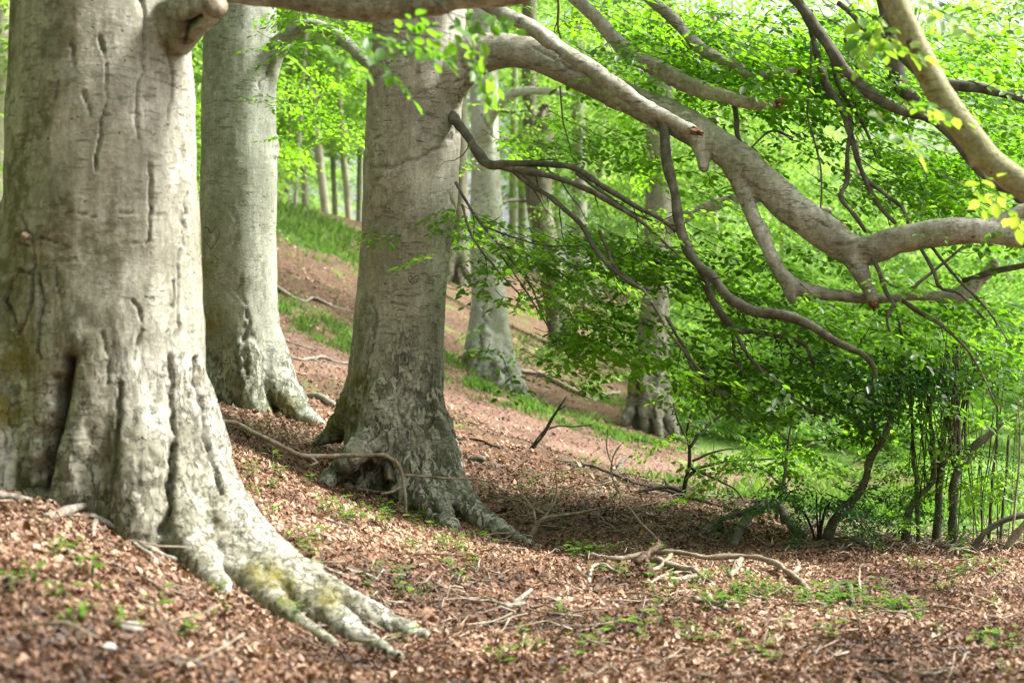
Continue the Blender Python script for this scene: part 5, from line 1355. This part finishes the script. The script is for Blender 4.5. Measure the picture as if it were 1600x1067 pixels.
stick('thin brown stick across the dark litter beside middle roots', [(740, 778, 2, .02), (790, 782, 2.4, .02), (830, 800, 2, .02), (860, 812, 1.6, .02)], 'stick')
stick('crooked thin stick under the middle beech on the bank', [(700, 690, 1.6, .02), (740, 690, 2, .02), (780, 702, 1.6, .01)], 'twig')
stick('short stump of stick standing on the litter near the arched root', [(1345, 930, 2.4, 0), (1342, 915, 2.2, .04), (1344, 905, 1.4, .08)], 'stick')
stick('pale root stub with torn end lying in the lower litter', [(505, 812, 3, 0), (520, 818, 3, 0), (545, 824, 2.4, 0)], 'stick')
# a tangle of dead twigs under the shrubs and on the bank
def brush(label, cx, cy, w, h, n, seed):
    rng = np.random.default_rng(seed)
    parts = []
    for k in range(n):
        px, py = cx + rng.normal(0, w), cy + rng.normal(0, h)
        p = PG(px, py); a = rng.uniform(0, 6.28); L = rng.uniform(.15, .5)
        q = [p + np.array([math.cos(a) * L * t, math.sin(a) * L * t, .015 + .06 * rng.uniform() * t + 0.02 * rng.normal()]) for t in (0, .33, .66, 1)]
        for c in q: c[2] = max(c[2], g1(c[0], c[1]) + .006)
        parts.append(tube(np.array([list(c) + [rng.uniform(.003, .007)] for c in q]), 4, round_end=False))
    V, Q, T = join(parts)
    o = link('twig_litter', make_mesh('twig_litter', V, [Q, T], M['stick']))
    tag(o, label, 'twigs', kind='stuff')
brush('tangle of dead brown twigs on the dark bank', 950, 775, 110, 30, 170, 1)
brush('thin broken twigs scattered over the near woodland floor', 900, 930, 420, 70, 260, 3)
brush('dead twigs littering the ground under the shrubs', 1440, 852, 110, 8, 150, 2)
# pale stone and bits
def stone(label, px, py, r, mat='stone'):
    p = PG(px, py)
    rng = np.random.default_rng(int(px))
    u, v = np.meshgrid(np.linspace(0, 2 * np.pi, 14, endpoint=False), np.linspace(0.05, np.pi - .05, 9))
    V = np.stack([np.cos(u) * np.sin(v) * 1.3, np.sin(u) * np.sin(v), np.cos(v) * .6], -1).reshape(-1, 3)
    V = V * (1 + .35 * fbm(V * 1.3 + px, 3))[:, None] * r + p + np.array([0, 0, r * .25])
    a = np.arange(14); b = (a + 1) % 14
    Q = np.vstack([np.stack([i * 14 + a, (i + 1) * 14 + a, (i + 1) * 14 + b, i * 14 + b], 1) for i in range(8)])
    caps = [a[::-1][None], (8 * 14 + a)[None]]
    o = link('stone', make_mesh('stone', V, [Q] + caps, M[mat], smooth=True))
    tag(o, label, 'stone')
stone('pale angular stone among the near blurred litter', 200, 985, .05)
stone('small pale stone below the foreground trunk', 165, 1020, .035)
stone('dark stone half sunk in the bank beside the middle beech', 745, 722, .07, 'branch')

# ------------------------------------------------------------------ leaf litter, seedlings, grass
lr = np.random.default_rng(123)
def scatter_litter(n, ylo, yhi, size, half):
    y = lr.uniform(ylo ** .8, yhi ** .8, n) ** (1 / .8)
    x = lr.uniform(-1, 1, n) * (half * y + .8)
    return x, y
def litter_mesh(name, x, y, size):
    """dead leaves: ovate ones near the camera, plain ones further off, one mesh"""
    out = []
    near = y < 10.2
    z = gz(x, y)
    e = 0.05
    nx_ = -(gz(x + e, y) - z) / e; ny_ = -(gz(x, y + e) - z) / e
    n = len(x)
    s = size * np.clip(lr.lognormal(-.2, .42, n), .25, 1.7)
    az = lr.uniform(0, 2 * np.pi, n)
    curl = lr.normal(.06, .22, n); bend = lr.normal(.02, .2, n)
    t1 = lr.normal(0, .42, n); t2 = lr.normal(0, .42, n)
    up = 0.006 + s * .12 * lr.uniform(0, 1, n)
    q = np.stack([x, y, 0 * x], 1)
    patch = fbm(q * .9, 3); wet = fbm(q * .35 + 7, 3)
    tint = np.clip(lr.beta(1.3, 1.7, n) * (1 + .7 * patch) + patch * .2 + wet * .28, 0, 1)
    ca, sa = np.cos(az), np.sin(az)
    b6 = np.array([[-.5, 0], [-.22, .27], [.16, .27], [.5, 0], [.16, -.27], [-.22, -.27]])
    b4 = np.array([[-.5, 0], [-.05, .34], [.5, 0], [-.05, -.34]])
    Vs, Qs, Ts, off = [], [], [], 0
    for base, m in ((b6, near), (b4, ~near)):
        k = len(base); c = int(m.sum())
        if not c: continue
        L = np.zeros((c, k, 3))
        for i in range(k):
            bx, by = base[i, 0] * s[m], base[i, 1] * s[m]
            lx, ly = bx * ca[m] - by * sa[m], bx * sa[m] + by * ca[m]
            lz = bx * t1[m] + by * t2[m] + (curl[m] * s[m] if abs(base[i, 1]) > 0 else bend[m] * s[m] * (1 if base[i, 0] > 0 else .3))
            L[:, i, 0] = x[m] + lx; L[:, i, 1] = y[m] + ly
            L[:, i, 2] = z[m] + lz - nx_[m] * lx - ny_[m] * ly + up[m]
        ix = (np.arange(c) * k)[:, None] + off
        Qs += [ix + np.array([0, 1, 2, 3]), ix + np.array([0, 3, 4, 5])] if k == 6 else [ix + np.array([0, 1, 2, 3])]
        Vs.append(L.reshape(-1, 3)); Ts.append(np.repeat(tint[m], k)); off += c * k
    return make_mesh(name, np.vstack(Vs), [np.vstack(Qs)], M['litter'], attrs={'tint': np.concatenate(Ts)})
x, y = scatter_litter(240000, 5.2, 17.5, .05, .36)
crest_y = np.interp(x, crest_c[:, 0], crest_c[:, 1])
k = y < crest_y + .1
o = link('leaf_litter', litter_mesh('leaf_litter', x[k], y[k], .031)); tag(o, 'brown fallen beech leaves carpeting the woodland floor', 'leaf litter', kind='stuff')
x, y = scatter_litter(85000, 15, 46, .08, .33)
crest_y = np.interp(x, crest_c[:, 0], crest_c[:, 1])
pdl = polydist(np.stack([x, y], 1), path_c)
k = ((y < crest_y) | (lr.uniform(size=len(x)) < .65)) & ((pdl > 1.5) | (y < crest_y) | (lr.uniform(size=len(x)) < .75)) & ~((x > 3.2) & (y > crest_y + 2))
o = link('leaf_litter', litter_mesh('leaf_litter', x[k], y[k], .05)); tag(o, 'fallen leaves strewn thinly over the slope behind', 'leaf litter', kind='stuff')

# seedlings
def seedling_mesh(seed):
    rng = np.random.default_rng(seed)
    L = []; T = []
    nl = rng.integers(3, 7)
    b = leaf_pts(True)
    tw = []
    for k in range(nl):
        a = rng.uniform(0, 6.28); hgt = rng.uniform(.02, .07); off = rng.uniform(.0, .03)
        p = np.array([math.cos(a) * off, math.sin(a) * off, hgt])
        R = rot_to(np.array([math.cos(a), math.sin(a), rng.uniform(-.2, .3)]))
        L.append((b * rng.uniform(.028, .055) * np.array([1, 1.15, 1])) @ R.T + p); T.append(rng.uniform(.2, .9))
        tw.append(np.array([[0, 0, -.01, .0016], [*p, .001]]))
    lm = leaves_mesh('leaves', np.array(L), np.array(T), M['seedling'])
    V, Q, Tt = join([tube(t, 4, round_end=False) for t in tw])
    sm = make_mesh('stem', V, [Q, Tt], M['grass'], attrs={'tint': np.full(len(V), .3)})
    return lm, sm
SEED = [seedling_mesh(s) for s in range(7)]
def add_seedling(p, s, k, label, group):
    t = bpy.data.objects.new('seedling', None); COL.objects.link(t)
    t.location = tuple(p); t.scale = (s, s, s); t.rotation_euler = (0, 0, lr.uniform(0, 6.28))
    tag(t, label, 'seedling', group)
    for nm, me in zip(('leaves', 'stem'), SEED[k % 7]):
        o = bpy.data.objects.new(nm, me); COL.objects.link(o); o.parent = t
centres = [(560, 800, 70, 24, 26), (650, 815, 60, 16, 16), (480, 870, 40, 20, 9), (430, 760, 50, 40, 10), (720, 860, 80, 25, 18), (640, 900, 70, 30, 12), (910, 860, 60, 14, 16), (1150, 930, 90, 18, 30), (1050, 905, 80, 20, 12), (1290, 945, 50, 14, 26), (1400, 960, 40, 8, 10), (1480, 900, 100, 20, 18), (1200, 990, 120, 30, 16), (960, 990, 120, 30, 12), (130, 900, 90, 60, 14), (300, 1000, 120, 50, 10), (850, 770, 90, 40, 12), (760, 1030, 120, 25, 8), (1500, 1000, 90, 40, 12), (400, 690, 50, 24, 8)]
k = 0
for (cx, cyy, w, h, n) in centres:
    for _ in range(n):
        px, py = cx + lr.normal(0, w * .6), cyy + lr.normal(0, h * .6)
        if px < 0 or px > 1600 or py > 1066: continue
        p = PG(px, py)
        add_seedling(p, lr.uniform(.9, 1.65), k, 'small green seedling sprouting from the leaf litter', 'green seedlings on the woodland floor'); k += 1

# grass: tufts in patches on the slope and over the meadow
def grass_patch(regions, name, label, seed):
    rng = np.random.default_rng(seed)
    X, Y, H = [], [], []
    for (px, py, rx, ry, n, h, rot) in regions:
        c = PG(px, py)
        q = rng.normal(size=(n, 2)) * .55
        a = math.radians(rot)
        X.append(c[0] + q[:, 0] * rx * math.cos(a) - q[:, 1] * ry * math.sin(a)); Y.append(c[1] + q[:, 0] * rx * math.sin(a) + q[:, 1] * ry * math.cos(a)); H.append(np.full(n, h))
    X, Y, H = map(np.concatenate, (X, Y, H))
    cl = fbm(np.stack([X, Y, 0 * X], 1) * 1.3, 3)
    k = cl > .06 + rng.normal(0, .2, len(X)); X, Y, H, cl = X[k], Y[k], H[k], cl[k]
    k = Y > np.interp(X, crest_c[:, 0], crest_c[:, 1]) + .2; X, Y, H, cl = X[k], Y[k], H[k], cl[k]
    n = len(X); Z = gz(X, Y)
    a = rng.uniform(0, 6.28, n); hh = H * rng.uniform(.5, 1.2, n) * (1 + .5 * cl); w = .004 + .0002 * Y
    ln = rng.uniform(.1, .8, n); b = rng.uniform(0, 6.28, n)
    L = np.zeros((n, 4, 3))
    dx, dy = np.cos(a) * w, np.sin(a) * w
    tx, ty = np.cos(b) * ln * hh, np.sin(b) * ln * hh
    L[:, 0] = np.stack([X - dx, Y - dy, Z - .02], 1); L[:, 1] = np.stack([X - dx * .8 + tx * .3, Y - dy * .8 + ty * .3, Z + hh * .6], 1)
    L[:, 2] = np.stack([X + tx, Y + ty, Z + hh], 1); L[:, 3] = np.stack([X + dx, Y + dy, Z - .02], 1)
    o = link(name, leaves_mesh(name, L, np.clip(rng.normal(.5, .2, n) + .2 * cl, 0, 1), M['grass'])); tag(o, label, 'grass', kind='stuff')
grass_patch([(800, 625, 1.5, .5, 3600, .10, -8), (900, 660, 1.6, .6, 2000, .09, -12), (760, 610, .7, .4, 1800, .14, 0), (960, 680, 1.2, .6, 1500, .10, 0), (990, 640, 1.5, 1.0, 2000, .1, 0), (1080, 680, 1.5, 1.2, 1800, .10, 0)], 'grass', 'bright grass fringing the roots beside the path', 1)
grass_patch([(500, 390, 1.8, 3.5, 5000, .10, 0), (540, 400, 1.2, 2.5, 3000, .12, 0), (500, 515, 1.2, 1.0, 3600, .11, -20), (460, 370, 1.2, 3, 2500, .14, 0), (500, 352, 2.5, 2.5, 4000, .22, 0), (440, 356, 2, 2, 1500, .3, 0), (710, 400, .8, 3, 1500, .14, 0), (700, 560, .6, 1.4, 1200, .12, 0), (960, 510, 2.2, 3, 3000, .14, 0), (900, 580, 2.2, 3, 2500, .12, 0)], 'grass', 'patches of grass on the wooded hillside', 2)
grass_patch([(1330, 800, 2.2, 2.4, 14000, .12, 0), (1330, 760, 2.4, 3, 7000, .10, 0), (1480, 780, 2.5, 3, 7000, .10, 0), (1220, 690, 2.4, 4, 3000, .10, 0), (1400, 690, 4, 6, 6000, .12, 0), (1580, 740, 3, 4, 4000, .12, 0)], 'grass', 'sunlit meadow grass behind the shrubs', 3)

for o in bpy.data.objects:
    if '_base' in o: del o['_base']
